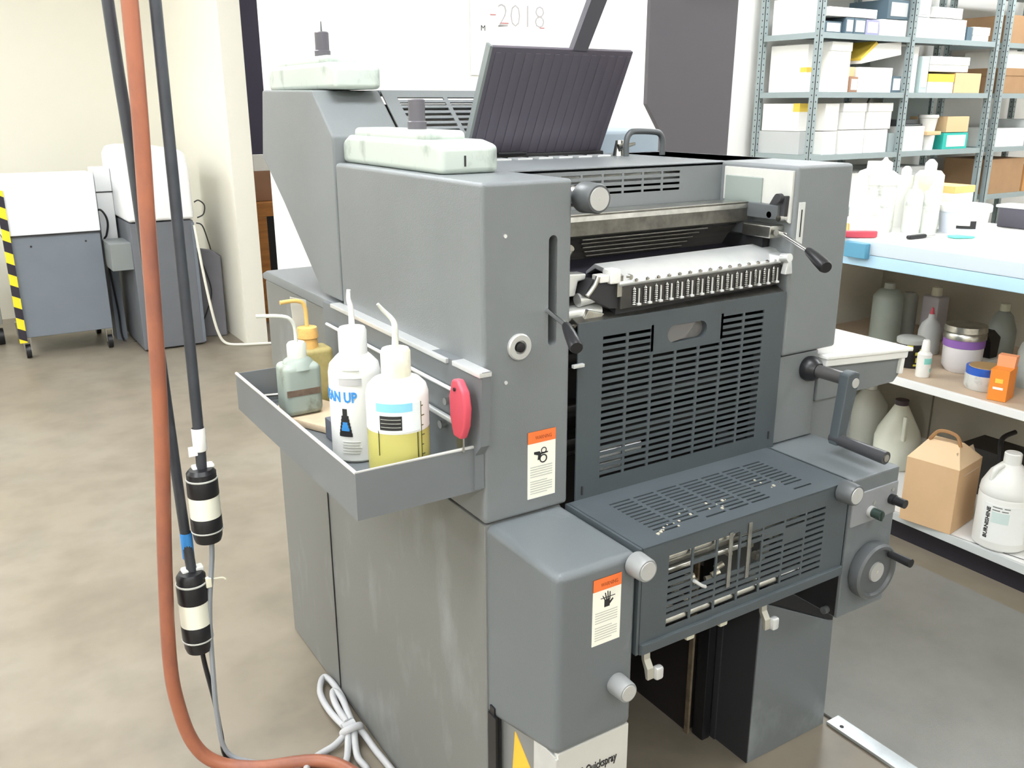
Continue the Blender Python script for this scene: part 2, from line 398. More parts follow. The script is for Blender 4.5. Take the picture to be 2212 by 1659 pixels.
# damping tray with silver lid and row of springs
T = Matrix.Translation((.922, 1.128, 1.10)) @ Matrix.Rotation(math.radians(2.2), 4, 'Z')
o = part('tray_front', B().box(0, .392, 0, .014, -.022, .020, bev=.002, M=T), mat('dark_tray_steel', '4f4d4b', .38, .5, var=.2, scale=50))
b = B(); b.prism([(-.003, .020), (-.002, .024), (.022, .040), (.062, .046), (.085, .030), (.085, .024), (.06, .038), (.022, .030), (.004, .012)], 'x', -.006, .402, bev=.0015, M=T); part('tray_lid', b, BRIGHT)
b = B(); b.prism([(.0, .0), (.0, .034), (.014, .040), (.014, .0)], 'x', -.008, .004, M=T); b.cyl(T @ Vector((.012, -.003, .032)), T @ Vector((.012, -.010, .032)), .0045, seg=10); part('lid_bracket', b, STEEL)
sp0 = None
for i in range(15):
    x = .026 + i * .0245
    if sp0 is None:
        g = B(); pf = [(0, 0)]
        for k in range(8): pf += [(.0030, k * .0036), (.0018, k * .0036 + .0018)]
        pf += [(0, .030)]
        p0 = T @ Vector((x, -.003, -.016)); g.lathe(pf, c=p0, seg=8)
        sp0 = g.make('spring', STEEL, P, origin=p0)
        p1 = T @ Vector((x + .009, -.003, -.018))
        h = B(); h.box(p1.x - .004, p1.x + .004, p1.y - .005, p1.y + .001, p1.z, p1.z + .004, bev=.001); h.cyl(p1 + Vector((.002, 0, 0)), p1 + Vector((.002, 0, .028)), .0015, seg=6)
        hk0 = h.make('spring_hook', BRIGHT, P, origin=p1)
        p2 = T @ Vector((x + .003, -.004, .022)); q_ = B(); q_.lathe([(0, 0), (.0035, .001), (.004, .004), (0, .006)], c=p2, seg=8); st0 = q_.make('adjusting_screw', CHROME, P, origin=p2)
        X0 = x
    else:
        d = T.to_3x3() @ Vector((x - X0, 0, 0))
        for s_ in (sp0, hk0, st0):
            c = s_.copy(); COL.objects.link(c); c.location = s_.location + d
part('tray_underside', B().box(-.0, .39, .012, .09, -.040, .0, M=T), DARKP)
part('feed_table_lip', B().prism([(1.128, 1.063), (1.150, 1.072), (1.24, 1.085), (1.24, 1.06), (1.140, 1.055)], 'x', .838, 1.318, bev=.0015), DSTEEL)
# roller-end castings at the left of the tray
b = B(); b.cyl((.826, 1.16, 1.075), (.900, 1.16, 1.075), .013).cyl((.85, 1.15, 1.098), (.884, 1.15, 1.102), .011); part('roller_journal', b, BRIGHT)
b = B(); b.prism([(.828, 1.105), (.846, 1.105), (.852, 1.128), (.866, 1.130), (.868, 1.140), (.828, 1.142)], 'y', 1.150, 1.175, bev=.003); part('journal_bracket', b, BRIGHT)
b = B(); b.prism([(.852, 1.108), (.868, 1.132), (.905, 1.126), (.930, 1.118), (.925, 1.078), (.905, 1.080), (.88, 1.094)], 'y', 1.135, 1.165, bev=.002); part('end_casting', b, DARKP)
b = B(); b.tube([(.855, 1.13, 1.108), (.870, 1.13, 1.124), (.876, 1.13, 1.137)], .004); part('release_pin', b, STEEL)
b = B(); b.box(.878, .898, 1.128, 1.150, 1.126, 1.138, bev=.002).box(.898, .920, 1.125, 1.150, 1.122, 1.146, bev=.004); part('clamp_block', b, WPLAS)
b = B(); b.cyl((.842, 1.19, 1.15), (.842, 1.16, 1.182), .009, .007); b.box(.826, .85, 1.18, 1.19, 1.172, 1.185, bev=.002); part('stop_pin', b, STEEL)
b = B(); b.prism([(.826, 1.045), (.850, 1.048), (.888, 1.062), (.90, 1.072), (.866, 1.082), (.856, 1.066), (.83, 1.060)], 'y', 1.140, 1.17, bev=.002); part('cast_foot', b, STEEL)
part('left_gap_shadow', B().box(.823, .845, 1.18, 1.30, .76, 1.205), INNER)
# right end brackets
b = B(); b.box(1.300, 1.322, 1.15, 1.235, 1.196, 1.222, bev=.002); part('end_bracket', b, KNOBG)
b = B(); b.box(1.285, 1.322, 1.15, 1.22, 1.163, 1.186, bev=.003); b.cyl((1.29, 1.14, 1.175), (1.312, 1.14, 1.17), .006); part('lever_pivot', b, STEEL)
b = B(); b.box(1.292, 1.322, 1.13, 1.21, 1.120, 1.135, bev=.003).cyl((1.300, 1.13, 1.13), (1.300, 1.112, 1.132), .008).prism([(1.298, 1.10), (1.318, 1.10), (1.314, 1.124), (1.304, 1.124)], 'y', 1.118, 1.13, bev=.002); part('tray_latch', b, BRIGHT)
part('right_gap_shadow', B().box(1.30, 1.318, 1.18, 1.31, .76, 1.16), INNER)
# right side cover with light inner plate
part('right_cover', B().box(1.322, 1.475, yF, 1.66, .937, 1.293, bev=.007, seg=3), PAINT)
part('inner_side_plate', B().prism([(1.135, 1.19), (1.135, 1.284), (1.305, 1.284), (1.305, 1.222), (1.20, 1.222)], 'x', 1.316, 1.322, bev=.001), mat('pale_beige_enamel', 'c3c3bd', .5, var=.05, scale=20))
part('inner_window', B().box(1.312, 1.317, 1.204, 1.298, 1.212, 1.268, bev=.002), mat('grey_green_enamel', '8b948f', .5))
b = B(); b.prism([(1.140, 1.196), (1.138, 1.240), (1.168, 1.238), (1.188, 1.205)], 'x', 1.306, 1.317, bev=.002); b.cyl((1.306, 1.150, 1.236), (1.296, 1.150, 1.236), .008); part('cam_plate', b, DARKP)
b = B(); b.cyl((1.315, 1.17, 1.204), (1.300, 1.17, 1.204), .006).cyl((1.315, 1.145, 1.200), (1.298, 1.145, 1.200), .006); part('cam_screws', b, CHROME)
part('scale_plate', B().box(1.330, 1.346, yF - .002, yF + .001, 1.150, 1.228, bev=.0005), mat('brushed_scale_plate', 'cfd1ce', .4, .2))
part('scale_slot', B().box(1.336, 1.339, yF - .0025, yF, 1.165, 1.215), INK)
# lower right column and body
part('right_column', B().box(1.322, 1.434, 1.134, 1.66, .757, .935, bev=.003), PAINT)
part('right_body', B().box(1.30, 1.432, 1.15, 2.1, .43, .94).box(1.434, 1.577, 1.145, 2.05, .0, .826, bev=.004), PAINT)
part('body_rail', B().box(1.560, 1.563, 1.1435, 1.146, .30, .82), INK)
b = B(); b.prism([(1.328, 0.0), (1.580, 0.0), (1.572, .278), (1.345, .395), (1.328, .395)], 'y', 1.128, 1.16, bev=.002); part('pedestal_front', b, BOXP)
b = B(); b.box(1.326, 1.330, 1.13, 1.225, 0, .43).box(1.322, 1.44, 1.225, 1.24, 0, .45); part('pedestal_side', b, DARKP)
part('pedestal_post', B().box(1.294, 1.318, 1.236, 1.27, 0, .55, bev=.003), BLACK)
part('pedestal_inner_box', B().box(1.288, 1.5, 1.285, 2.0, 0, .55), mat('dark_red_brown_panel', '2c2626', .6))  # plain dark red-brown box on the inner side of the pedestal
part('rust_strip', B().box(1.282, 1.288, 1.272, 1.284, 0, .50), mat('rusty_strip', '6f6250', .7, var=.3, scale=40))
part('pedestal_hollow_shade', B().prism([(1.346, .396), (1.572, .280), (1.572, .50), (1.346, .50)], 'y', 1.130, 1.144), INNER)  # black plate standing in for the shade of the hollow above the pedestal
part('side_bolt', B().cyl((1.309, .955, .485), (1.296, .955, .485), .007), KNOBG)
# left front box
o = part('front_box', B().prism([(yB, .447), (yB, .755), (yF + .05, .755), (yF + .05, .40), (1.118, .40)], 'x', .665, .815, bev=.013, seg=4), BOXP)
# right front box
part('control_box', B().box(1.309, 1.446, yB, yF + .03, .473, .755, bev=.005, seg=2), BOXP)
part('box_side_shade', B().box(1.3074, 1.3095, yB + .006, 1.128, .478, .572), INNER)  # black sheet over the grey box side, painting in the shade under the platform
part('control_strip', B().box(1.314, 1.442, yB - .003, yB + .002, .662, .726, bev=.001), mat('silver_grey_strip', '87898c', .4, var=.04, scale=30))
b = B()
b.cyl((1.366, yB, .683), (1.366, yB - .010, .683), .011, seg=20); part('knob_collar', b, DISC)
b = B(); b.cyl((1.366, yB - .008, .683), (1.366, yB - .028, .683), .0095, .0085, seg=20); b.box(1.364, 1.368, yB - .030, yB - .012, .673, .693, bev=.001); part('speed_knob', b, mat('dark_green_plastic', '2c3a35', .35))
b = B(); b.cyl((1.424, yB, .694), (1.424, yB - .012, .694), .010).cyl((1.424, yB - .01, .694), (1.424, yB - .034, .694), .0085, seg=20); part('push_button', b, BLACK)
b = B(); b.cyl((1.426, yB, .713), (1.426, yB - .005, .713), .004).cyl((1.375, yB, .698), (1.375, yB - .004, .698), .004); part('indicator_lamps', b, STEEL)
# hand wheel
def knob(name, c, r, h, m, disc=DISC, ax=(0, -1, 0)):
    c = Vector(c); ax = Vector(ax); q = ax.to_track_quat('Z', 'Y').to_matrix().to_4x4(); M = Matrix.Translation(c) @ q
    k = part(name, B().lathe([(0, -.012), (r * .55, -.012), (r * .55, 0), (r * .96, 0), (r, h * .08), (r * .93, h * .9), (r * .86, h), (0, h)], M=M, seg=32), m)
    B().lathe([(0, h - .001), (r * .74, h - .001), (r * .72, h + .0012), (0, h + .0012)], M=M, seg=28).make('disc', disc, k)
    B().lathe([(0, h + .001), (r * .16, h + .001), (0, h + .0018)], M=M, seg=6).make('disc_mark', GINK, k)
    return k
q = Vector((0, -1, 0)).to_track_quat('Z', 'Y').to_matrix().to_4x4(); M = Matrix.Translation((1.381, yB, .562)) @ q
hw = part('hand_wheel', B().lathe([(0, 0), (.053, 0), (.056, .004), (.056, .022), (.052, .026), (.046, .026), (.043, .021), (.022, .020), (0, .020)], M=M, seg=40), KNOBG)
B().lathe([(0, .018), (.020, .018), (.019, .024), (0, .024)], M=M, seg=28).make('disc', DISC, hw)
B().lathe([(0, .024), (.004, .024), (0, .0248)], M=M, seg=6).make('disc_mark', GINK, hw)
g = Vector((1.412, yB - .024, .592)); B().cyl(g, g + Vector((0, -.045, 0)), .0075, .0085, seg=16).make('wheel_grip', BLACK, hw)
# knobs
LG = mat('light_grey_knob', '8b8d8d', .35)
knob('platform_knob', (.806, yB - .002, .739), .020, .030, LG)
knob('platform_knob', (1.281, yB - .002, .745), .021, .030, KNOBG)
knob('door_knob', (.779, yB, .538), .018, .032, LG)
k = knob('ink_knob', (.855, 1.145, 1.262), .0245, .040, KNOBG)
B().cyl((.825, 1.18, 1.262), (.855, 1.14, 1.262), .010, seg=16).cyl((.85, 1.158, 1.262), (.85, 1.145, 1.262), .018, seg=24).make('shaft', CHROME, k)
# push button ring on left cover
M = Matrix.Translation((.724, yF, 1.044)) @ q
rb = part('round_button', B().lathe([(0, -.01), (.021, -.01), (.021, .004), (.019, .006), (.011, .006), (.010, .002), (0, .002)], M=M, seg=32), mat('satin_ring', 'c3c4c2', .3, .4))
B().lathe([(0, .001), (.0085, .001), (.008, .007), (.003, .0085), (0, .0085)], M=M, seg=24).make('button_core', BLACK, rb)
part('cover_screw', B().cyl((.700, yF, 1.215), (.700, yF - .002, 1.215), .003, seg=8).cyl((.700, yF, .99), (.700, yF - .002, .99), .003, seg=8), BRIGHT)
# levers
def lever(name, p0, p1, p2, r):
    b = B(); b.tube([p0, p1], .0040, seg=10, smooth=1); l = part(name, b, CHROME)
    p1 = Vector(p1); p2 = Vector(p2)
    qq = (p2 - p1).normalized().to_track_quat('Z', 'Y').to_matrix().to_4x4(); Lh = (p2 - p1).length
    B().lathe([(0, 0), (r * .6, 0), (r * .75, Lh * .08), (r, Lh * .5), (r * 1.12, Lh * .92), (r * .95, Lh), (0, Lh)], M=Matrix.Translation(p1) @ qq, seg=20).make('grip', BLACK, l)
lever('impression_lever', (.785, 1.17, 1.100), (.765, 1.062, 1.086), (.740, 1.000, 1.068), .0095)
lever('roller_lever', (1.305, 1.14, 1.172), (1.290, 1.065, 1.152), (1.262, 1.000, 1.134), .0105)
# crank handle
b = B(); b.lathe([(0, 0), (.024, 0), (.026, .008), (.022, .02), (.015, .028), (0, .028)], M=Matrix.Translation((1.405, 1.134, .902)) @ q, seg=28); ck = part('crank', b, BLACK)
B().cyl((1.405, 1.11, .902), (1.405, 1.035, .902), .0125, seg=20).make('crank_shaft', mat('crank_grey_metal', '6d6b6b', .35, .6), ck)
aM = basis((1.405, 1.046, .902), (1, 0, 0), (0, 0, 1))
b = B(); b.prism([(-.017, .014), (.0, .019), (.017, .014), (.017, -.008), (-.008, -.125), (-.030, -.125)], 'z', .0, .022, bev=.004, M=aM); b.make('crank_arm', GUARD, ck)
B().cyl((1.409, 1.024, .898), (1.409, 1.0225, .898), .0095, seg=20).make('arm_disc', DISC, ck)
B().cyl((1.386, 1.046, .788), (1.386, .925, .785), .0105, .0125, seg=20).make('crank_grip', mat('dark_grip_grey', '3f3f42', .35), ck)
B().cyl((1.386, .925, .785), (1.386, .9235, .785), .007, seg=16).make('grip_cap', STEEL, ck)
# vertical guard with slots and recessed pull
def dskip(c, r): return 2 if (c in (2, 3, 4) and r >= 18) else False
M = basis((.838, yF, .753), (1, 0, 0), (0, 0, 1))
b = B(); b.grille(M, 0, .480, 0, .312, -.003, .050, .424, .034, .290, 7, 22, du=.0055, dv=.50, skip=dskip)
o = part('vented_guard', b, GUARD)
def oval_pts(cx, cz, hw_, hh, n=8):
    pts = []
    for k in range(n + 1): a_ = -PI / 2 + PI * k / n; pts.append((cx + hw_ - hh + hh * math.cos(a_), cz + hh * math.sin(a_)))
    for k in range(n + 1): a_ = PI / 2 + PI * k / n; pts.append((cx - hw_ + hh + hh * math.cos(a_), cz + hh * math.sin(a_)))
    return pts
def ring_plate(b, x0, x1, z0, z1, y0, y1, inner):
    """rectangular plate with an oval opening"""
    cx = (x0 + x1) / 2; cz = (z0 + z1) / 2; n = len(inner); outer = []
    for (x, z) in inner:
        dx = x - sum(p[0] for p in inner) / n; dz = z - sum(p[1] for p in inner) / n
        t_ = min((x1 - x if dx > 0 else x - x0) / max(abs(dx), 1e-6), (z1 - z if dz > 0 else z - z0) / max(abs(dz), 1e-6))
        outer.append([x + dx * t_, z + dz * t_])
    for c_ in ((x0, z0), (x0, z1), (x1, z0), (x1, z1)):
        k = min(range(n), key=lambda q_: (outer[q_][0] - c_[0]) ** 2 + (outer[q_][1] - c_[1]) ** 2); outer[k] = list(c_)
    v = [(p[0], y0, p[1]) for p in inner] + [(p[0], y0, p[1]) for p in outer] + [(p[0], y1, p[1]) for p in inner]
    f = [(k, (k + 1) % n, n + (k + 1) % n, n + k) for k in range(n)] + [(k, 2 * n + k, 2 * n + (k + 1) % n, (k + 1) % n) for k in range(n)]
    return b._add(v, f)
_cw = (.374 + .0055) / 7; _rh = .256 / 22
ring_plate(B_ := B(), .888 + 2 * _cw - .0055, .888 + 5 * _cw, .787 + 18 * _rh, .787 + 22 * _rh, yF, yF + .012, oval_pts(1.074, 1.021, .046, .0155)); B_.make('pull_surround', GUARD, o)
b = B(); b.prism([(1.020, 1.0), (1.130, 1.0), (1.130, 1.042), (1.020, 1.042)], 'y', yF + .012, yF + .016); b.prism([(1.028, 1.005), (1.03, 1.042), (1.10, 1.042), (1.07, 1.01)], 'y', yF + .002, yF + .012); part('pull_recess', b, mat('recess_grey', '6a6867', .5))
b = B(); b.box(.850, .853, yF - .002, yF + .0005, .765, .781, bev=.0005).box(1.300, 1.303, yF - .002, yF + .0005, .775, .791, bev=.0005); part('guard_pins', b, INK)
part('guard_notch', B().box(.824, .846, yF - .008, yF - .001, .994, 1.0, bev=.001), BRIGHT)
part('guard_cavity_back', B().box(.83, 1.31, 1.26, 1.28, .62, 1.05), mat('warm_black', '1d1a1a', .6))
b = B(); b.cyl((.835, 1.205, .83), (1.31, 1.205, .83), .022, seg=20).cyl((.835, 1.19, .90), (1.31, 1.19, .90), .016, seg=20).cyl((.835, 1.21, .985), (1.31, 1.21, .985), .020, seg=20)
part('inner_rollers', b, mat('oily_roller', '2a2928', .35, .5))
b = B(); b.cyl((.875, 1.143, .826), (.985, 1.143, .826), .010).cyl((.88, 1.145, .800), (.95, 1.145, .800), .008); part('gripper_bar', b, BRIGHT)
# delivery platform: top and front guards
M = basis((.822, yB, .757), (1, 0, 0), (0, 1, 0))
def tskip(c, r): return (c, r) in ((5, 1), (5, 2), (5, 3), (6, 1), (5, 0), (1, 0), (2, 1))
b = B(); b.grille(M, 0, .482, 0, .195, -.0025, .055, .412, .028, .160, 7, 12, du=.008, dv=.40, skip=tskip)
tp = part('platform_guard', b, GUARD)
M = basis((.822, yB, .574), (1, 0, 0), (0, 0, 1))
def fskip(c, r):
    if (c, r) in ((5, 8), (5, 7), (4, 9)): return 1
    if (c <= 4 and r == 0) or (c in (0, 1, 2) and r in (9, 10)) or (c in (1, 2, 3) and r in (5, 6, 7)) or (c in (0, 2) and r == 8): return 2
    return 0
b = B(); b.grille(M, 0, .482, 0, .181, -.0025, .055, .420, .028, .156, 7, 11, du=.0045, dv=.38, skip=fskip)
part('platform_front', b, GUARD)
b = B()
for i in range(26):
    x, y = random.choice(((.90, .965), (.99, .975), (1.17, 1.0), (1.02, .985))); x += random.gauss(0, .022); y += random.gauss(0, .014); r_ = random.uniform(.0012, .004)
    b.box(x, x + r_, y, y + r_ * 1.3, .757, .757 + r_ * .5, M=None)
part('paper_lint', b, mat('lint_cream', 'b5b0a0', .8), kind='stuff')
part('platform_lip', B().box(.824, 1.302, yB - .006, yB + .004, .572, .590, bev=.002).box(.824, 1.302, yB - .001, yB + .02, .571, .575), GUARD)
for x_ in (.817, 1.302): part('platform_end', B().box(x_, x_ + .006, yB, 1.128, .572, .757), GUARD)
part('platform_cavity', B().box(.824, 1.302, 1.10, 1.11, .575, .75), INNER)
b = B(); b.cyl((.86, .945, .608), (1.20, .945, .608), .0085, seg=14).cyl((.86, .948, .722), (1.06, .948, .722), .009, seg=14).cyl((.86, .955, .690), (1.10, .955, .690), .006, seg=12).cyl((.826, 1.02, .665), (1.30, 1.02, .665), .018, seg=16).cyl((.826, 1.06, .72), (1.30, 1.06, .72), .014, seg=16)
part('delivery_shafts', b, STEEL)
b = B()
for i in range(26):
    x = .88 + random.random() * .30; z = .625 + random.random() * .09; y = .942 + random.random() * .03
    if i % 2: b.cyl((x, y, z), (x + .014, y - .004, z + random.uniform(-.008, .008)), .005, seg=8)
    else: b.box(x, x + .010, y, y + .012, z, z + random.uniform(.006, .022), bev=.001)
part('delivery_wheels', b, mat('polished_grimy_steel', 'c9c5b8', .3, .8, var=.3, scale=50), kind='stuff')
b = B()
for i in range(7): x = 1.06 + i * .001; 
for (x, z0, z1) in ((1.005, .635, .735), (1.048, .640, .742)): b.box(x, x + .008, yB - .003, yB - .0005, z0, z1, bev=.001)
part('gripper_arm', b, STEEL)
b = B(); b.tube([(.93, yB - .003, .672), (.945, yB - .005, .66), (.955, yB - .004, .654)], .003); part('bent_tab', b, BRIGHT)
# latches hanging below the platform
for lx in (.838, 1.104):
    b = B(); b.prism([(yB + .005, .585), (yB + .003, .555), (yB - .006, .542), (yB - .008, .523), (yB - .002, .523), (yB + .002, .538), (yB + .010, .553), (yB + .012, .585)], 'x', lx, lx + .013, bev=.001)
    lt = part('latch', b, mat('dull_nickel', 'b5b3a8', .35, .5))
    B().box(lx + .013, lx + .029, yB - .014, yB - .001, .520, .543, bev=.004).make('thumb_tab', BRIGHT, lt)
for bx_ in (.930, 1.005):
    part('stop_block', B().box(bx_, bx_ + .018, yB + .004, yB + .02, .556, .574, bev=.003), mat('old_ivory_plastic', 'c2c0ad', .5))
part('spare_post', B().cyl((.828, 1.0, .50), (.828, 1.0, .575), .012), KNOBG)
# quick-spray powder box under the left box
qb = part('powder_box', B().box(.676, .812, .948, 1.110, .05, .436, bev=.004), mat('powder_box_side', '7c7d7c', .45))
B().box(.674, .814, .938, .949, .03, .446, bev=.0025).make('front_plate', mat('powder_box_front', 'cfcfca', .35, .2, var=.03, scale=20), qb)
B().box(.670, .677, .938, 1.000, .03, .437, bev=.002).box(.670, .814, .94, 1.112, .434, .441, bev=.002).make('edge_frame', BRIGHT, qb)
part('box_gap', B().box(.662, .672, 1.108, 1.122, .02, .425).box(.66, .6635, 1.1, 1.125, .02, .41), BLACK)
text('lettering', 'Quickspray', .022, (.728, .9375, .386), (1, 0, 0.0), (0, 0, 1), INK, qb, width=.062, bold=.0004)
b = B(); b.prism([(.688, .400), (.716, .400), (.712, .377), (.703, .367), (.699, .385)], 'y', .9365, .9385); b.make('emblem', mat('emblem_black', '4a4a48', .4), qb)
b = B(); b.box(.716, .722, .937, .9385, .399, .401).make('emblem_mark', INK, qb)
b = B(); b.prism([(1.062, .405), (.985, .335), (1.072, .300)], 'x', .6745, .6765); b.make('warning_triangle', mat('warning_yellow', 'f0b93a', .4), qb)
# warning labels
def label(o_x, z1, z0, wd, y, kind):
    y2 = y - .0008
    l = part('warning_label', B().box(o_x, o_x + wd, y2, y + .0005, z0, z1), mat('label_cream', 'f2f1e4', .5))
    B().box(o_x, o_x + wd, y2 - .0004, y, z1 - .020, z1).make('orange_band', ORANGE, l)
    b = B()
    for k in range(11):
        zz = z0 + .008 + k * .0042 + (.004 if k > 5 else 0)
        b.box(o_x + .005, o_x + wd - .006 - (.010 if k in (5, 0) else 0), y2 - .0003, y, zz, zz + .0016)
    b.make('fine_print', GINK, l)
    text('heading', 'WARNING', .009, (o_x + .014, y2 - .0004, z1 - .014), (1, 0, 0), (0, 0, 1), mat('heading_brown', '8a3d1a', .5), l, depth=.0002, width=.032)
    cx = o_x + wd * .5; cz = z1 - .038
    b = B()
    if kind == 'hand':
        b.box(cx - .005, cx + .005, y2 - .0005, y, cz - .012, cz + .0, bev=0)
        for k, (dx, hh) in enumerate(((-.007, .008), (-.0035, .012), (0, .014), (.0035, .012))):
            b.prism([(cx - .0045 + k * .0028, cz - .001), (cx - .0025 + k * .0028, cz - .001), (cx + dx * 1.3 + .0015, cz + hh), (cx + dx * 1.3, cz + hh)], 'y', y2 - .0005, y)
        b.prism([(cx + .004, cz - .010), (cx + .012, cz - .002), (cx + .0105, cz), (cx + .004, cz - .005)], 'y', y2 - .0005, y)
        b.box(cx - .012, cx + .015, y2 - .0005, y, cz + .0035, cz + .0045)
    else:
        for (rx, rz, rr) in ((.004, .003, .0055), (.003, -.011, .0075)):
            pts = 20
            for k in range(pts):
                a0 = 2 * PI * k / pts; a1 = 2 * PI * (k + 1) / pts
                b.prism([(cx + rx + rr * math.cos(a0), cz + rz + rr * math.sin(a0)), (cx + rx + rr * math.cos(a1), cz + rz + rr * math.sin(a1)), (cx + rx + rr * .72 * math.cos(a1), cz + rz + rr * .72 * math.sin(a1)), (cx + rx + rr * .72 * math.cos(a0), cz + rz + rr * .72 * math.sin(a0))], 'y', y2 - .0005, y)
        b.prism([(cx - .015, cz + .003), (cx - .004, cz + .0025), (cx - .001, cz - .003), (cx - .004, cz - .012), (cx - .008, cz - .012), (cx - .007, cz - .004), (cx - .015, cz - .001)], 'y', y2 - .0005, y)
        b.prism([(cx - .002, cz - .003), (cx + .012, cz - .002), (cx + .012, cz), (cx - .002, cz + .0)], 'y', y2 - .0005, y)
    b.make('pictogram', INK, l)
    return l
label(.741, .899, .783, .054, yF, 'roller')
label(.729, .731, .619, .053, yB, 'hand')
# side tool tray of the press
TG = mat('tray_grey_enamel', '6e7275', .4, var=.05, scale=7)
tr = part('tool_tray', B().box(.451, .656, 1.136, 1.734, .819, .826), TG)
B().prism([(.449, 1.736), (.449, 1.134), (.658, 1.134), (.658, 1.137), (.452, 1.137), (.452, 1.733), (.658, 1.733), (.658, 1.736)], 'z', .8185, .893).make('tray_wall', TG, tr)
B().tube([(.4505, 1.735, .893), (.4505, 1.1355, .893), (.658, 1.1355, .893)], .003, seg=8, smooth=1).make('tray_rim', mat('bare_worn_rim', 'dcdcda', .3, .5), tr)
bp = part('tray_backplate', B().prism([(1.112, .90), (1.130, .88), (1.130, .822), (1.74, .822), (1.755, 1.012), (1.105, 1.020)], 'x', .645, .661), TG)
B().box(.640, .662, 1.105, 1.19, 1.012, 1.020, bev=.001).box(.640, .662, 1.21, 1.70, 1.010, 1.018, bev=.001).make('plate_lip', BRIGHT, bp)
B().tube([(.640, 1.15, .972), (.638, 1.72, .972)], .0035, seg=8, smooth=1).make('guide_wire', BRIGHT, bp)
B().box(.634, .642, 1.15, 1.60, .918, .926, bev=.002).make('support_rail', BRIGHT, bp)
B().cyl((.645, 1.21, .948), (.636, 1.21, .948), .006).make('rail_screw', CHROME, bp); B().cyl((.645, 1.225, .905), (.634, 1.225, .905), .007).make('rail_screw', CHROME, bp)
# right tray of the press
tr2 = part('right_tray', B().prism([(1.436, .827), (1.684, .827), (1.704, .846), (1.704, .886), (1.436, .906)], 'y', 1.13, 1.72, bev=.003), PAINT)

# ================================================================ THINGS ON THE PRESS
def jug(loc, L_, wd, label_, seed):
    """squat plastic tank lying on the press cover, long side along y"""
    x, y, z = loc
    t = thing('fountain_solution_tank', loc, label_, 'plastic tank')
    b = B(); b.prism([(y, z), (y + L_, z), (y + L_, z + .040), (y + L_ * .93, z + .052), (y + L_ * .10, z + .052), (y, z + .045)], 'x', x, x + wd, bev=.010, seg=4)
    b.box(x + .008, x + wd * .78, y + L_ * .16, y + L_ * .9, z + .045, z + .066, bev=.009, seg=4)
    b.make('tank_body', DIRTY, t)
    cx = x + .045; cy = y + L_ * .42
    c = B(); c.lathe([(0, z + .064), (.0165, z + .064), (.0165, z + .078), (.0145, z + .080), (.0145, z + .114), (.012, z + .116), (0, z + .116)], c=(cx, cy, 0), seg=24); c.make('tank_cap', mat('dark_grey_cap', '5d5a60', .4), t)
    return t, (cx, cy, z + .116)
t1, _ = jug((.682, 1.288, 1.293), .405, .107, 'stained white tank with grey cap on the near side cover of the press', 1)
B().box(.7235, .7265, 1.2865, 1.2895, 1.305, 1.322).make('crease_mark', INK, t1)
t2, tp2 = jug((.692, 1.74, 1.4285), .40, .100, 'white tank with thin spout on the rear hood of the press', 2)
B().cyl(tp2, (tp2[0], tp2[1], tp2[2] + .02), .002, .001, seg=8).make('vent_spout', KNOBG, t2)

def squeeze_bottle(name, c, r, prof, m, label_, cat, spout, cap_prof, capm, sm):
    t = thing(name, c, label_, cat)
    B().lathe(prof, c=c, seg=32).make('bottle_body', m, t)
    B().lathe(cap_prof, c=c, seg=28).make('cap', capm, t)
    if spout: B().tube([(c[0] + s_[0], c[1] + s_[1], c[2] + s_[2]) for s_ in spout], .004, seg=10, rfun=lambda u: .0052 - .0020 * u).make('spout', sm, t)
    return t
# yellow-filled wash bottle: clear body, liquid and printed label
c = (.548, 1.196, .826); r = .0475
LIQ = mat('yellow_green_liquid', 'd6cf7a', .25, trans=.2)
CL = mat('frosted_white_plastic', 'eef0ec', .3, trans=.15)
t = thing('wash_bottle', c, 'nearest wash bottle in the tool tray, half full of yellow liquid', 'squeeze bottle')
B().lathe([(0, .002), (r - .006, .002), (r, .007), (r, .106), (0, .106)], c=c, seg=36).make('liquid', LIQ, t)
B().lathe([(0, .105), (r + .0003, .105), (r + .0003, .158), (r - .003, .170), (r - .012, .179), (.022, .184), (.021, .190), (0, .190)], c=c, seg=36).make('bottle_body', CL, t)
B().lathe([(0, .183), (.0220, .183), (.0225, .186), (.0225, .222), (.020, .226), (0, .227)], c=c, seg=28).make('cap', mat('yellowed_cap', 'dedcc8', .4, var=.1, scale=60), t)
B().tube([(.548, 1.196, 1.050), (.549, 1.196, 1.082), (.547, 1.2, 1.095), (.535, 1.205, 1.110), (.527, 1.205, 1.120)], .004, rfun=lambda u: .0055 - .0033 * u).make('spout', NATUR, t)
A = math.radians
b = B(); patch(b, c, r + .0004, A(205), A(288), c[2] + .108, c[2] + .152); b.make('paper_label', mat('label_pale_blue_white', 'e3edee', .5), t)
b = B(); patch(b, c, r + .0008, A(205), A(272), c[2] + .140, c[2] + .153); b.make('blue_band', mat('pale_sky_blue', '8ccdf0', .5), t)
b = B(); patch(b, c, r + .0012, A(212), A(252), c[2] + .112, c[2] + .134); b.make('dark_label', INK, t)
b = B()
for k in range(3): patch(b, c, r + .0016, A(214), A(250), c[2] + .1165 + k * .006, c[2] + .1172 + k * .006)
b.make('label_lines', GINK, t)
b = B()
for k in range(9):
    patch(b, c, r + .0006, A(292), A(296 + (3 if k % 2 else 0)), c[2] + .020 + k * .0155, c[2] + .0212 + k * .0155)
patch(b, c, r + .0006, A(290.5), A(291.3), c[2] + .012, c[2] + .152); patch(b, c, r + .0006, A(207), A(208), c[2] + .07, c[2] + .11); patch(b, c, r + .0006, A(281), A(283), c[2] + .065, c[2] + .105)
b.make('scale_marks', mat('scale_ink', '55552e', .5), t)
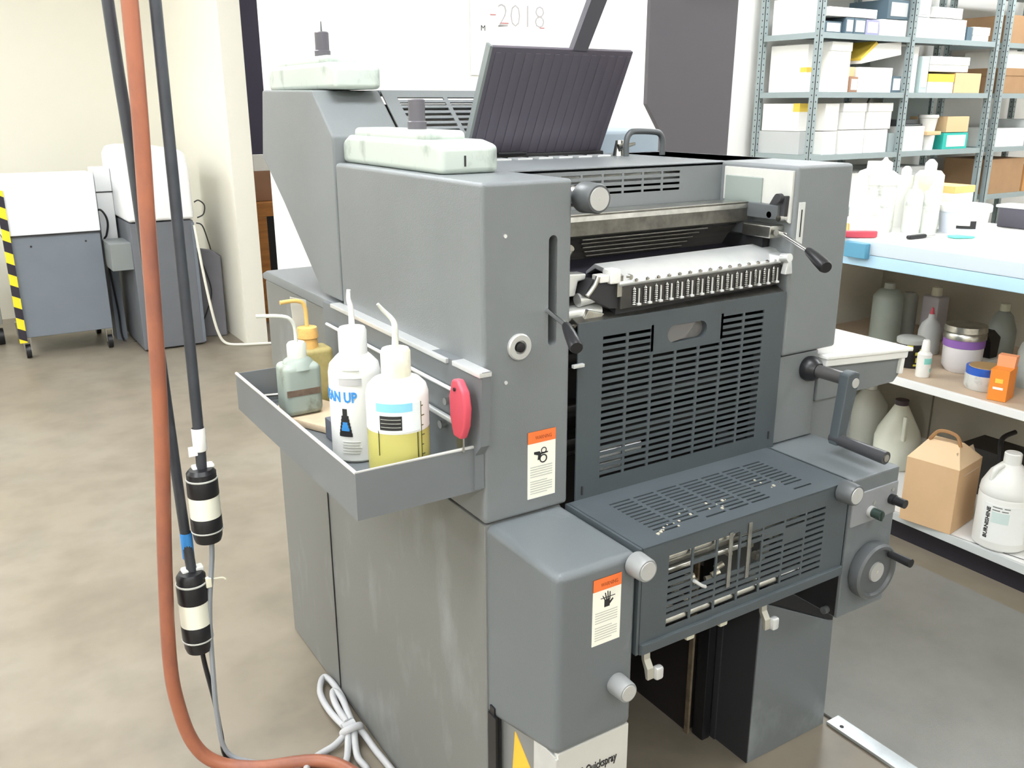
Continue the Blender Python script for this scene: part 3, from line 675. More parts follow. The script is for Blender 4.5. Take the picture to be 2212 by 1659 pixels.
text('lettering', '3A', .010, None, None, None, mat('stamp_brown', '5a501c', .5), t, wrap=((c[0], c[1], c[2] + .038), r, A(215)), bold=.0006)
# clean up bottle
c = (.548, 1.362, .826); r = .0435
t = squeeze_bottle('wash_bottle', c, r, [(0, 0), (r - .005, 0), (r, .005), (r, .150), (r - .003, .164), (r - .014, .176), (.024, .181), (0, .182)], WPLAS,
    'tall white wash bottle lettered CLEAN UP behind the yellow one', 'squeeze bottle', [(0, 0, .225), (0, 0, .255), (-.003, 0, .272), (-.002, 0, .287)],
    [(0, .178), (.0235, .178), (.0235, .219), (.021, .2245), (0, .226)], WPLAS, WPLAS)
text('lettering', 'CLEAN UP', .024, None, None, None, BLUE, t, wrap=((c[0], c[1], c[2] + .108), r, A(140)), bold=.0008, width=.084)
b = B(); patch(b, c, r + .0004, A(212), A(262), c[2] + .136, c[2] + .147); b.make('grey_band', mat('silver_print', 'bdbcbc', .5), t)
b = B(); patch(b, c, r + .0006, A(210), A(262), c[2] + .1475, c[2] + .1482); patch(b, c, r + .0006, A(210), A(262), c[2] + .1655, c[2] + .1662)
patch(b, c, r + .0006, A(222), A(258), c[2] + .160, c[2] + .162)
for k in range(5): patch(b, c, r + .0006, A(214), A(250 + 3 * (k % 3)), c[2] + .018 + k * .005, c[2] + .0188 + k * .005)
b.make('fine_print', GINK, t)
b = B()
for k in range(8):
    z0 = c[2] + .048 + k * .006; aw = 15 - 1.4 * k if k < 6 else 5
    patch(b, c, r + .0006, A(222 - aw), A(222 + aw), z0, z0 + .0062)
b.make('flask_emblem', INK, t)
b = B()
for k in range(3): z0 = c[2] + .058 + k * .005; aw = 9 - 1.8 * k; patch(b, c, r + .0010, A(222 - aw), A(222 + aw), z0, z0 + .0052)
b.make('flask_drop', BLUE, t)
# green-grey square bottle
c = (.528, 1.590, .842)
t = thing('wash_bottle', c, 'grimy green-tinted square bottle with bent spout at the far tray end', 'squeeze bottle')
GM = mat('grimy_green_plastic', 'a3aea4', .35, scale=22, col2='5f5f4a', c2pos=(.55, .75), trans=.1, stretch=(1, 1, .8))
B().box(c[0] - .036, c[0] + .036, c[1] - .030, c[1] + .030, c[2], c[2] + .098, bev=.012, seg=4).lathe([(0, .09), (.033, .088), (.026, .102), (.018, .108), (0, .108)], c=c, seg=24).make('bottle_body', GM, t)
B().lathe([(0, .104), (.018, .104), (.018, .132), (.015, .136), (0, .136)], c=c, seg=24).make('cap', mat('aged_cream_cap', 'd5d6c8', .4), t)
B().tube([(c[0], c[1], c[2] + .134), (c[0] - .001, c[1], c[2] + .165), (c[0] - .010, c[1], c[2] + .182), (c[0] - .03, c[1] + .005, c[2] + .188), (c[0] - .066, c[1] + .015, c[2] + .190)], .0035).make('spout', NATUR, t)
B().box(c[0] - .034, c[0] + .030, c[1] - .0308, c[1] - .029, c[2] + .040, c[2] + .052).make('brown_band', mat('brown_stain', '6b5a4c', .6, var=.3, scale=80), t)
# amber bottle
c = (.590, 1.668, .826)
t = thing('wash_bottle', c, 'amber-stained bottle with tall flat wiper beside the green bottle', 'squeeze bottle')
AM = mat('amber_stained_plastic', 'c9b97c', .4, scale=20, col2='8a7a3c', c2pos=(.4, .8), trans=.1)
B().box(c[0] - .031, c[0] + .031, c[1] - .026, c[1] + .026, c[2], c[2] + .118, bev=.010, seg=3).make('bottle_body', AM, t)
B().lathe([(0, .11), (.020, .112), (.018, .135), (.021, .138), (.019, .158), (0, .160)], c=(c[0] - .012, c[1], c[2]), seg=20).make('cap', mat('orange_stained_cap', 'e3b268', .45, var=.2, scale=60), t)
B().tube([(c[0] - .012, c[1], c[2] + .155), (c[0] - .014, c[1], c[2] + .200), (c[0] - .03, c[1], c[2] + .212), (c[0] - .062, c[1], c[2] + .212)], .004).make('spout', mat('amber_spout', 'd9b56c', .4), t)
t = B().prism([(.571, .826), (.602, .826), (.592, 1.030), (.560, 1.040)], 'y', 1.702, 1.706, bev=.001).make('plastic_wiper', mat('cloudy_film', 'c9c8bf', .35, trans=.2)); tag(t, 'cloudy flat plastic wiper standing behind the amber bottle', 'wiper')
t = B().prism([(.474, 1.62), (.540, 1.475), (.632, 1.540), (.560, 1.72)], 'z', .8265, .841, bev=.004).make('wiping_pad', mat('stained_tan_felt', 'd8c2a4', .9, var=.08, scale=30)); tag(t, 'stained tan pad lying under the green bottle in the tray', 'pad')
t = B().box(.530, .640, 1.425, 1.470, .8265, .865, bev=.002).make('metal_block', mat('slate_blue_steel', '5f6470', .4)); tag(t, 'dark grey steel block on the tray floor before the pad', 'metal block')
wl = ['open-ended wrench lying nearest the back wall of the tray', 'steel hex key lying over the wrench in the tray', 'short steel hex key at the far corner of the tray']
for i, (px, py, rz, nm) in enumerate(((.470, 1.66, 1.3, 'wrench'), (.485, 1.70, 2.0, 'hex_key'), (.500, 1.715, 2.9, 'hex_key'))):
    M = Matrix.Translation((px, py, .8275 + .006 * i)) @ Matrix.Rotation(rz, 4, 'Z')
    b = B()
    if nm == 'wrench': b.box(-.05, .05, -.006, .006, 0, .005, bev=.001, M=M).prism([(.045, -.012), (.066, -.012), (.066, -.005), (.054, -.003), (.054, .003), (.066, .005), (.066, .012), (.045, .012)], 'z', 0, .006, M=M)
    else: b.tube([M @ Vector(q_) for q_ in ((-.035, 0, .004), (.02, 0, .004), (.028, .004, .004), (.03, .02, .004))], .0035, seg=6, smooth=3)
    tag(b.make(nm, DSTEEL), wl[i], nm.replace('_', ' '))
# red scraper hanging at the tray's near end
t = thing('scraper', (.628, 1.150, .905), 'red-handled scraper hung at the near end of the tool tray', 'scraper')
b = B(); b.prism([(1.128, .912), (1.116, .935), (1.112, .965), (1.118, .990), (1.135, 1.006), (1.152, 1.003), (1.162, .975), (1.160, .940), (1.150, .912)], 'x', .618, .632, bev=.004, seg=3); b.make('scraper_handle', RED, t)
B().prism([(1.130, .89), (1.150, .89), (1.150, .916), (1.130, .916)], 'x', .624, .627).make('blade', STEEL, t)
B().cyl((.617, 1.140, .990), (.6155, 1.140, .990), .003, seg=10).make('hang_hole', INK, t)
# white plastic lid on right tray with red clip
t = thing('plastic_tray', (1.57, 1.25, .906), 'white plastic tray resting on the right shelf of the press', 'tray')
M = Matrix.Translation((1.57, 1.25, .890)) @ Matrix.Rotation(math.radians(4.5), 4, 'Y')
B().box(-.128, .140, -.13, .10, .0, .022, bev=.004, M=M).box(-.132, .147, -.135, .105, .016, .024, bev=.002, M=M).make('tray_body', WPLAS, t)
B().box(.122, .135, -.128, -.115, -.035, .002, bev=.003, M=M).make('tray_lip', WPLAS, t)
B().box(-.10, -.055, -.04, .02, .024, .075, bev=.004, M=M).make('upstand', WPLAS, t)
t = B().prism([(1.548, .935), (1.572, .935), (1.580, .960), (1.540, .960)], 'y', 1.24, 1.255, bev=.003).cyl((1.56, 1.247, .915), (1.56, 1.247, .937), .010).make('clip', [RED]); tag(t, 'small red clip standing on the white plastic tray', 'clip')

# ================================================================ HOSES AND CABLES
t = B().tube([(.352, 1.76, 2.93), (.345, 1.755, 2.3), (.336, 1.75, 1.57), (.321, 1.75, 1.18), (.303, 1.75, .826), (.275, 1.75, .50), (.262, 1.75, .30), (.266, 1.75, .19), (.285, 1.74, .09), (.325, 1.72, .035), (.40, 1.68, .016), (.55, 1.60, .0145), (.62, 1.35, .0145)], .0145, seg=14, smooth=8).make('air_hose', mat('orange_brown_rubber', 'a0634a', .4, scale=9, col2='7f5145', c2pos=(.45, .7), stretch=(1, 1, .5)))
tag(t, 'orange-brown rubber hose hanging from the ceiling and curving along the floor', 'hose')
CB = mat('black_cable_rubber', '3c3f45', .38, var=.15, scale=20)
def plug(parent, c, h, tilt=0.0, r=.031):
    x, y, z = c
    pf = lambda a, b_: [(0, z + h * a), (r * .9, z + h * a), (r, z + h * (a + .02)), (r, z + h * (b_ - .02)), (r * .9, z + h * b_), (0, z + h * b_)]
    x -= .004
    k = B().lathe([(0, z + h * .25), (r * .98, z + h * .25), (r * .98, z + h * .8), (0, z + h * .8)], c=(x, y, 0), seg=28).make('connector', mat('ivory_nylon', 'eeeddc', .4), parent)
    B().lathe([(0, z), (r * .82, z), (r * .92, z + h * .06), (r * .95, z + h * .13), (r, z + h * .15), (r, z + h * .34), (r * .93, z + h * .36), (0, z + h * .36)], c=(x, y, 0), seg=28).make('lower_shell', BLACK, k)
    B().lathe([(0, z + h * .62), (r * .95, z + h * .62), (r, z + h * .64), (r * .99, z + h * .84), (r * .93, z + h * .87), (r * .94, z + h * .94), (r * .75, z + h * .985), (0, z + h)], c=(x, y, 0), seg=28).make('upper_shell', BLACK, k)
    B().lathe([(r * .97, z + h * .145), (r * 1.03, z + h * .15), (r * 1.03, z + h * .165), (r * .97, z + h * .17)], c=(x, y, 0), seg=28).make('gasket_ring', mat('grey_gasket', 'bcbcb6', .5), k)
    B().lathe([(r * .95, z + h * .845), (r * 1.0, z + h * .85), (r * 1.0, z + h * .865), (r * .95, z + h * .87)], c=(x, y, 0), seg=28).make('gasket_ring', mat('grey_gasket', 'bcbcb6', .5), k)
    B().box(x - r * .5, x + r * .9, y - .004, y + .02, z + h * .96, z + h * 1.02, bev=.004).make('end_cap', WPLAS, k)
t = thing('power_cable', (.369, 1.75, 0), 'right black drop cable with white tape above its twist-lock connector', 'power cable', 'black drop cables')
B().tube([(.392, 1.75, 2.93), (.386, 1.75, 2.2), (.378, 1.75, 1.573), (.374, 1.75, 1.176), (.370, 1.75, .789), (.368, 1.75, .70)], .0105, seg=12).make('cable', CB, t)
B().lathe([(.0125, .742), (.0135, .745), (.0135, .786), (.0125, .790)], c=(.3695, 1.75, 0), seg=16).box(.345, .362, 1.742, 1.744, .735, .755, M=None).make('white_tape', WHITE, t)
plug(t, (.370, 1.75, .546), .160)
B().tube([(.372, 1.75, .55), (.368, 1.75, .50), (.352, 1.752, .38), (.345, 1.75, .25), (.343, 1.75, .12), (.355, 1.74, .03), (.42, 1.69, .008), (.56, 1.55, .007)], .0055, seg=8).make('grey_cord', mat('grey_cord_jacket', '8f9499', .45), t)
t = thing('power_cable', (.325, 1.78, 0), 'left black drop cable with blue tape above the lower connector', 'power cable', 'black drop cables')
B().tube([(.292, 1.80, 2.93), (.300, 1.80, 2.2), (.310, 1.80, 1.56), (.318, 1.80, 1.30), (.324, 1.80, .94), (.328, 1.79, .60), (.330, 1.77, .47)], .0105, seg=12).make('cable', CB, t)
B().lathe([(.0115, .50), (.0122, .502), (.0122, .556), (.0115, .558)], c=(.3295, 1.784, 0), seg=16).make('blue_tape', BLUE, t)
plug(t, (.330, 1.768, .292), .186, r=.0315)
B().tube([(.330, 1.768, .30), (.333, 1.765, .25), (.342, 1.755, .16), (.346, 1.75, .08), (.352, 1.74, .02), (.40, 1.70, .008), (.50, 1.60, .007)], .0052, seg=8).make('black_cord', BLACK, t)
b = B(); b.tube([(.36, 1.752, .455), (.385, 1.752, .452), (.392, 1.752, .446)], .002, seg=6).box(.35, .362, 1.744, 1.756, .440, .462, bev=.002)
tag(b.make('masking_tape_tag', mat('ivory_tape', 'e6e2cc', .6)), 'scrap of ivory tape stuck on the hanging grey cord', 'tape')
# coiled cable on the floor
t = thing('cable_coil', (.62, 1.75, 0), 'bundled grey cable tied in a bow on the floor beside the press', 'cable coil')
def coil(z, *pts): return [(x, y, z + d) for x, y, d in pts]
GC = mat('pale_grey_cable', 'b5b6b8', .5)
for k, pts in enumerate((
    coil(.009, (.610, 1.70, .012), (.605, 1.78, .006), (.612, 1.86, .004), (.640, 1.915, .004), (.651, 1.89, .006), (.648, 1.80, .008), (.622, 1.70, .014)),
    coil(.020, (.618, 1.70, .010), (.622, 1.77, .002), (.630, 1.82, 0), (.640, 1.84, 0), (.645, 1.80, 0), (.628, 1.70, .010)),
    coil(.009, (.612, 1.68, .012), (.570, 1.66, .004), (.520, 1.65, 0), (.488, 1.62, 0), (.490, 1.57, 0), (.530, 1.53, 0)),
    coil(.009, (.610, 1.675, .014), (.580, 1.61, .004), (.545, 1.56, 0), (.515, 1.48, 0)),
    coil(.009, (.622, 1.67, .014), (.600, 1.60, .004), (.602, 1.55, 0), (.580, 1.47, 0)),
    coil(.009, (.630, 1.68, .018), (.640, 1.66, .008), (.644, 1.60, .0), (.648, 1.52, 0), (.650, 1.38, 0)))):
    B().tube(pts, .0078, seg=10).make('cable_loop', GC, t)
B().cyl((.604, 1.69, .018), (.634, 1.69, .022), .016, seg=14).tube([(.598, 1.68, .02), (.606, 1.668, .034), (.634, 1.668, .034), (.64, 1.68, .014)], .009, seg=10).make('cable_knot', GC, t)

# ================================================================ LEFT BACKGROUND
HZ = stripe_mat()
CG = mat('cart_grey_paint', '767d87', .5, var=.04, scale=5)
cart = t = thing('equipment_cart', (.54, 5.95, 0), 'low grey wheeled cart with white top cover and hazard-striped edge', 'cart')
B().box(.315, .787, 5.73, 6.22, .122, .70, bev=.006).make('cart_body', CG, t)
B().box(.285, .790, 5.72, 5.98, .704, 1.03, bev=.006).make('cart_cover', mat('white_enamel', 'eceff2', .4), t)
B().box(.285, .789, 5.719, 6.20, .697, .705).make('cover_gap', INK, t)
B().box(.285, .325, 5.705, 5.722, .10, .955, bev=.003).make('hazard_edge', HZ, t)
B().cyl((.42, 5.729, .64), (.42, 5.727, .64), .006, seg=8).cyl((.705, 5.729, .65), (.705, 5.727, .65), .006, seg=8).make('body_screw', INK, t)
for cx, cy in ((.325, 5.76), (.765, 5.76), (.32, 6.18), (.76, 6.18)):
    w_ = B().cyl((cx - .013, cy, .040), (cx + .013, cy, .040), .040, seg=20).make('caster', BLACK, t)
    B().prism([(cx - .022, .13), (cx + .022, .13), (cx + .018, .04), (cx + .014, .04), (cx + .014, .11), (cx - .014, .11), (cx - .014, .04), (cx - .018, .04)], 'y', cy - .015, cy + .02).make('fork', STEEL, w_)
t = thing('equipment_stand', (.10, 6.2, 0), 'grey machine leg with black wheel at the left edge beside the striped cart', 'stand')
B().box(-.25, .235, 6.16, 6.4, .13, .60, bev=.004).make('stand_body', mat('beige_grey_paint', '8b8a84', .5), t)
B().cyl((.20, 6.20, .05), (.232, 6.20, .05), .05, seg=20).make('wheel', BLACK, t)
t = thing('junction_box', (.88, 5.95, 0), 'white boxy unit with black seam between the cart and the tall cabinet', 'equipment')
B().box(.815, .905, 5.88, 6.1, .60, 1.045, bev=.005).make('unit_body', mat('off_white_enamel', 'dfe0df', .45), t)
B().box(.814, .906, 5.877, 5.881, .905, .912).make('seam', INK, t)
B().box(.83, .89, 5.92, 6.08, 0, .60).make('pedestal', CG, t)
B().tube([(.79, 5.86, .80), (.82, 5.84, .81), (.845, 5.84, .77), (.85, 5.84, .72), (.835, 5.84, .66), (.82, 5.85, .62), (.83, 5.86, .45), (.85, 5.88, .20), (.86, 5.87, .006), (.95, 5.80, .006)], .006, seg=8).make('power_cord', BLACK, cart)
pm = t = thing('plate_maker', (1.09, 5.8, 0), 'tall floor unit with rounded white hood on a dark grey cabinet', 'machine')
B().box(.915, 1.270, 5.52, 6.12, .01, .755, bev=.008).make('cabinet', mat('unit_grey', '6d7076', .5, var=.03), t)
B().prism([(.905, .762), (1.275, .762), (1.272, 1.06), (1.262, 1.12), (1.235, 1.155), (1.18, 1.165), (.99, 1.175), (.93, 1.165), (.907, 1.12)], 'y', 5.50, 6.14, bev=.02, seg=4).make('hood', mat('white_hood_enamel', 'eeeff0', .35), t)
B().box(.80, .918, 5.54, 5.80, .49, .645, bev=.005).make('side_box', mat('unit_side_grey', '858a8a', .5), t)
B().box(1.255, 1.272, 5.515, 5.53, .02, .74).make('corner_post', CG, t)
t = thing('carry_case', (1.38, 5.78, 0), 'flat dark grey case leaning on the wall beside the hooded unit', 'case')
M = Matrix.Translation((1.36, 5.70, 0)) @ Matrix.Rotation(math.radians(-20), 4, 'Z') @ Matrix.Rotation(math.radians(-6), 4, 'X')
B().prism([(-.09, .0), (.085, .0), (.085, .50), (.03, .54), (-.09, .56)], 'y', 0, .05, bev=.008, M=M).make('case_shell', mat('case_grey', '77757b', .6, var=.05, scale=10), t)
B().tube([M @ Vector(p) for p in ((-.06, -.006, .55), (-.01, -.03, .42), (.015, -.03, .27), (-.05, -.01, .10))], .004, seg=6).make('strap', BLACK, t)
B().tube([(1.262, 5.47, .73), (1.275, 5.45, .50), (1.30, 5.44, .25), (1.33, 5.44, .08), (1.37, 5.43, .012), (1.45, 5.36, .008), (1.55, 5.32, .008), (1.62, 5.30, .008), (1.68, 5.33, .008)], .008, seg=8).make('power_cord', mat('white_cord', 'e8e6da', .5), pm)
B().tube([(1.276, 5.48, .86), (1.30, 5.47, .87), (1.33, 5.47, .84), (1.32, 5.47, .79), (1.285, 5.48, .77)], .004, seg=6).tube([(1.276, 5.48, .74), (1.31, 5.48, .72), (1.34, 5.5, .62), (1.36, 5.55, .57)], .004, seg=6).make('cord', INK, pm)
# wooden table through the opening
WD = mat('orange_oak', 'b5793a', .5, scale=6, col2='96602c', c2pos=(.35, .7), stretch=(1, 1, 6))
t = thing('wooden_table', (1.95, 6.2, 0), 'orange wooden table standing in the passage behind the press', 'table')
B().box(1.66, 2.5, 5.90, 6.5, .70, .79, bev=.004).make('table_top', WD, t)
B().box(1.66, 2.5, 6.0, 6.5, .79, .985, bev=.004).make('riser', mat('brown_board', '9a7358', .6, var=.05), t)
for x, y in ((1.75, 5.90), (2.42, 5.90), (1.75, 6.4), (2.42, 6.4)): B().box(x, x + .075, y, y + .075, 0, .70).make('leg', WD, t)
B().box(1.84, 2.40, 6.3, 6.36, .02, .69).make('table_gap_shade', BLACK, t)  # black sheet painted in for the dark gap beneath the table
t = B().box(1.80, 1.98, 6.0, 6.02, .985, 1.09, bev=.002).make('paper_sheet', WHITE); tag(t, 'white paper standing on the wooden table in the passage', 'paper')

# ================================================================ BACK WALL
t = thing('wall_calendar', (3.0, 4.445, 1.55), 'large white wall calendar headed 2018 on the white wall', 'calendar')
B().box(2.55, 3.62, 4.443, 4.449, 1.55, 2.4).make('page', mat('calendar_paper', 'fbfbf9', .8), t)
text('lettering', '2018', .17, (2.71, 4.4425, 1.80), (1, 0, 0), (0, 0, 1), mat('calendar_grey', 'b8b4b4', .7), t, width=.30, bold=-.004)
b = B()
for x, z, l in ((2.67, 1.855, .035), (2.735, 1.815, .05), (2.99, 1.80, .03)): b.box(x, x + l, 4.4405, 4.443, z, z + .005)
b.make('red_dash', mat('calendar_red', 'c77f7f', .7), t)
text('weekday_letters', 'M', .04, (2.61, 4.4425, 1.775), (1, 0, 0), (0, 0, 1), INK, t)
text('weekday_letters', 'F', .04, (3.30, 4.4425, 1.755), (1, 0, 0), (0, 0, 1), INK, t)
t = thing('sheet_metal_screen', (3.0, 3.22, 0), 'tall dark grey sheet metal screen with chamfered lower corner behind the press', 'screen')
B().prism([(2.725, 1.86), (2.725, 1.399), (2.812, 1.279), (2.812, .6), (3.20, .6), (3.235, 1.177), (3.245, 1.86)], 'y', 3.20, 3.225, bev=.002).make('panel', mat('screen_dark_grey', '5e5b60', .5, var=.02, scale=2), t)
for x in (2.83, 3.16): B().box(x, x + .03, 3.12, 3.32, 0, .03).box(x, x + .03, 3.2, 3.225, .03, .62).make('foot', GUARD, t)
B().box(2.93, 3.27, 3.19, 3.24, 1.858, 1.872, bev=.002).make('top_strip', mat('cream_strip', 'ddd6c2', .6), t)
t = B().box(3.90, 4.15, 4.44, 4.449, 1.49, 1.70).make('wall_notice', WHITE); tag(t, 'blank white notice on the wall left of the shelving', 'notice')

# ---------------------------------------------------------------- shelving
LV = (.12, .42, .74, 1.085, 1.464, 1.807, 2.16)
def shelving(x0, x1, label_, xm=None):
    t = thing('shelving_unit', ((x0 + x1) / 2, 4.12, 0), label_, 'shelving')
    xs = [x0, x1] if xm is None else [x0, xm, x1]
    for z in LV:
        for a_, b_ in zip(xs, xs[1:]):
            B().box(a_ + .004, b_ - .002, 3.905, 4.36, z, z + .004).box(a_ + .004, b_ - .002, 3.902, 3.906, z - .030, z + .004).box(a_ + .004, a_ + .008, 3.906, 4.36, z - .03, z).make('shelf', GREYM, t)
    for x in xs:
        for y in (3.895, 4.34):
            p = B().box(x, x + .038, y, y + .003, 0, 2.5).box(x, x + .003, y, y + .038, 0, 2.5).make('post', GREYM, t)
            h = B()
            for k in range(38): h.box(x + .015, x + .023, y - .0007, y + .0005, .95 + k * .038, .958 + k * .038).box(x - .0007, x + .0005, y + .015, y + .023, .95 + k * .038, .958 + k * .038)
            tag(h.make('bolt_hole', INK, p), kind='stuff')
    return t
sh = shelving(4.64, 6.49, 'long grey steel shelving with punched posts filled with white boxes', xm=5.53)
B().tube([(5.60, 4.35, 1.10), (5.78, 4.35, 1.45)], .008, smooth=1, seg=6).make('brace', DSTEEL, sh)
B().box(5.93, 6.48, 4.352, 4.36, 1.10, 1.44).make('back_sheet', GREYM, sh)
shelving(6.62, 7.60, 'further grey shelving holding brown cartons at the right edge')
BXW = mat('white_carton', 'f6f5f1', .7, var=.02, scale=3); BXB = mat('slate_blue_carton', '5b6f7b', .6); BXG = mat('pale_grey_carton', 'c3c6c6', .6)
BXT = mat('beige_carton', 'e2c397', .7); BXBR = mat('brown_carton', 'b08c68', .8, var=.06); YT = mat('yellow_tape', 'f0cf55', .5); TEAL = mat('teal_print', '35b9ac', .5)
def carton(x0, x1, z0, z1, y0, dep, m, label_, lid=None, front=None, cat='box', nm='storage_box'):
    t = thing(nm, ((x0 + x1) / 2, y0 + dep / 2, z0), label_, cat, 'boxes on the grey shelving')
    B().box(x0, x1, y0, y0 + dep, z0, z1, bev=.003).make('carton', m, t)
    if lid == 'lid': B().box(x0 - .004, x1 + .004, y0 - .004, y0 + dep + .004, z1 - .05, z1 + .003, bev=.003).make('lid', m, t)
    if lid == 'tape': B().box(x0 - .001, x1 + .001, y0 - .0015, y0 + .05, z0 + (z1 - z0) * .42, z0 + (z1 - z0) * .52).make('tape', YT, t)
    if lid == 'toptape': B().box(x0 - .001, x1 + .001, y0 - .0015, y0 + .05, z1 - .05, z1 + .001).make('tape', YT, t)
    if front: B().box(x0 + (x1 - x0) * .14, x1 - (x1 - x0) * .10, y0 - .002, y0 + .001, z0 + (z1 - z0) * .15, z1 - (z1 - z0) * .14).make('end_label', front, t)
    return t
SY = 3.93
A_, B_, C_, D_ = 1.811, 1.468, 1.089, .744
for a in (
    # top visible shelf
    (4.68, 4.73, A_, 2.02, 3.95, .36, BXW, 'narrow white box at the left end of the top visible shelf'),
    (4.74, 4.90, A_, 1.88, 3.95, .3, BXB, 'slate box with white end label by the left front post of the top shelf', None, WHITE),
    (4.91, 4.985, A_, 1.905, SY, .3, BXB, 'first small blue-edged box right of the left front post, top shelf', None, WHITE),
    (4.99, 5.10, A_, 1.905, SY, .3, BXB, 'second small blue-edged box on the top shelf, wider than the first', None, WHITE),
    (5.105, 5.23, A_, 1.90, SY, .3, mat('lilac_carton', 'a7a5c9', .6), 'lilac-edged small box on the top shelf before the flat cartons', None, WHITE),
    (4.75, 5.20, 1.908, 1.96, SY, .3, BXW, 'flat white carton lying over the four small boxes on the top shelf'),
    (5.25, 5.51, A_, 1.91, SY, .36, BXW, 'plain white carton left of the middle post on the top shelf'),
    (5.57, 5.80, A_, 1.935, 3.915, .36, BXW, 'white carton right of the middle post on the top shelf'),
    (5.81, 6.16, A_, 1.94, SY, .36, BXW, 'long white carton on the top shelf of the right bay'),
    (6.18, 6.24, A_, 1.90, SY, .3, BXB, 'thin dark slate box in the right bay of the top shelf'),
    (6.25, 6.44, A_, 1.90, SY, .3, BXW, 'last white carton at the right end of the top shelf', 'lid'),
    (5.30, 5.52, 1.914, 2.03, SY, .3, BXB, 'dark slate box stacked on the plain carton left of the middle post', None, BXG),
    (5.60, 5.74, 1.94, 2.05, SY, .3, BXG, 'pale grey box stacked over the carton right of the middle post', None, WHITE),
    (5.78, 6.10, 1.944, 2.01, SY, .3, BXW, 'flat white carton stacked on the long carton of the top shelf'),
    # second shelf
    (4.70, 4.80, B_, 1.75, 4.02, .3, BXW, 'tall white box with yellow tape behind the left front post, second shelf', 'tape'),
    (4.805, 4.99, B_, 1.76, SY, .36, BXW, 'tall white lidded box right of the left front post, second shelf', 'lid'),
    (4.995, 5.07, B_, 1.56, 3.92, .3, mat('brown_edge_carton', 'a8826a', .6), 'small brown-edged box with white front on the second shelf', None, WHITE),
    (4.995, 5.07, 1.562, 1.62, 3.95, .3, BXT, 'beige slip box lying on the small brown-edged box'),
    (5.08, 5.42, B_, 1.62, SY, .36, BXW, 'wide white box in the middle of the second shelf', None),
    (5.425, 5.52, B_, 1.57, SY, .3, BXB, 'slate blue box left of the middle post on the second shelf', None, WHITE),
    (5.60, 5.70, B_, 1.76, 3.95, .3, BXW, 'tall narrow white box right of the middle post, second shelf'),
    (5.72, 5.80, B_, 1.70, SY, .3, mat('pale_teal_carton', 'bfd3d2', .6), 'pale teal narrow box in the right bay, second shelf', None, WHITE),
    (5.81, 6.10, B_, 1.59, SY, .36, BXW, 'low white box with yellow top strip in the right bay, second shelf', 'toptape'),
    (6.115, 6.42, B_, 1.60, SY, .36, BXT, 'beige box at the right end of the second shelf'),
    (5.81, 6.25, 1.605, 1.70, SY, .36, BXW, 'white carton stacked on the low yellow-striped box', 'lid'),
    # third shelf
    (4.665, 4.80, 1.232, 1.40, 4.02, .3, BXW, 'white box with yellow strip in the upper left of the third shelf', 'toptape'),
    (4.80, 4.93, 1.235, 1.40, SY, .3, BXW, 'white box right of the left front post, upper row of the third shelf'),
    (4.665, 4.80, C_, 1.230, 4.0, .34, BXG, 'pale grey bin at the lower left of the third shelf'),
    (4.80, 4.93, C_, 1.231, SY, .3, BXW, 'white box under another, right of the left front post, third shelf', None),
    (4.96, 5.20, C_, 1.235, SY, .36, BXW, 'lower white box of the stack in the middle of the third shelf'),
    (4.97, 5.19, 1.239, 1.40, SY, .36, BXW, 'upper white box of the stack in the middle of the third shelf', 'lid'),
    (5.21, 5.44, C_, 1.235, SY, .36, BXW, 'lower white box next to the grey bin on the third shelf'),
    (5.22, 5.46, 1.239, 1.40, SY, .36, BXW, 'upper white box next to the middle post on the third shelf', 'lid'),
    (5.46, 5.525, C_, 1.21, 3.93, .3, GREYM, 'small grey bin against the middle post on the third shelf'),
    (5.59, 5.84, C_, 1.25, SY, .3, BXW, 'white box with small dark mark in the right bay, third shelf'),
    (6.07, 6.36, C_, 1.20, SY, .3, TEAL, 'teal box with white front in the right bay, third shelf', None, WHITE),
    (6.09, 6.35, 1.204, 1.31, SY, .3, BXT, 'tan carton stacked on the teal box'),
    # fourth shelf
    (4.68, 5.05, D_, 1.03, 3.95, .36, BXG, 'large grey bin on the shelf level just above the bench jugs'),
    (5.08, 5.48, D_, .96, 3.95, .36, BXW, 'white carton on the fourth shelf behind the bench bottles'),
    (5.60, 6.0, D_, .98, 3.95, .36, BXG, 'grey carton on the fourth shelf of the right bay'),
    # far unit
    (6.66, 7.05, B_, 1.64, SY, .36, BXBR, 'brown carton on the further shelving, second level', 'lid'),
    (7.10, 7.5, B_, 1.70, SY, .36, BXW, 'white carton at the end of the further shelving, second level'),
    (6.66, 7.0, B_ + .175, 1.76, SY, .30, BXW, 'white carton stacked on the brown one of the further shelving'),
    (6.68, 7.1, C_, 1.22, SY, .36, BXW, 'white carton on the third level of the further shelving'),
    (7.12, 7.5, C_, 1.28, SY, .36, BXG, 'grey carton on the third level of the further shelving'),
    (6.68, 7.15, D_, 1.0, SY, .36, BXBR, 'brown carton on the fourth level of the further shelving'),
    (7.18, 7.55, D_, .93, SY, .36, mat('golden_carton', 'cf9a62', .8), 'orange-brown carton on the fourth level of the further shelving'),
    (6.68, 7.5, A_, 2.0, SY, .36, BXBR, 'wide brown carton on the top level of the further shelving'),
):
    carton(*a[:8], **dict(zip(('lid', 'front'), a[8:])))
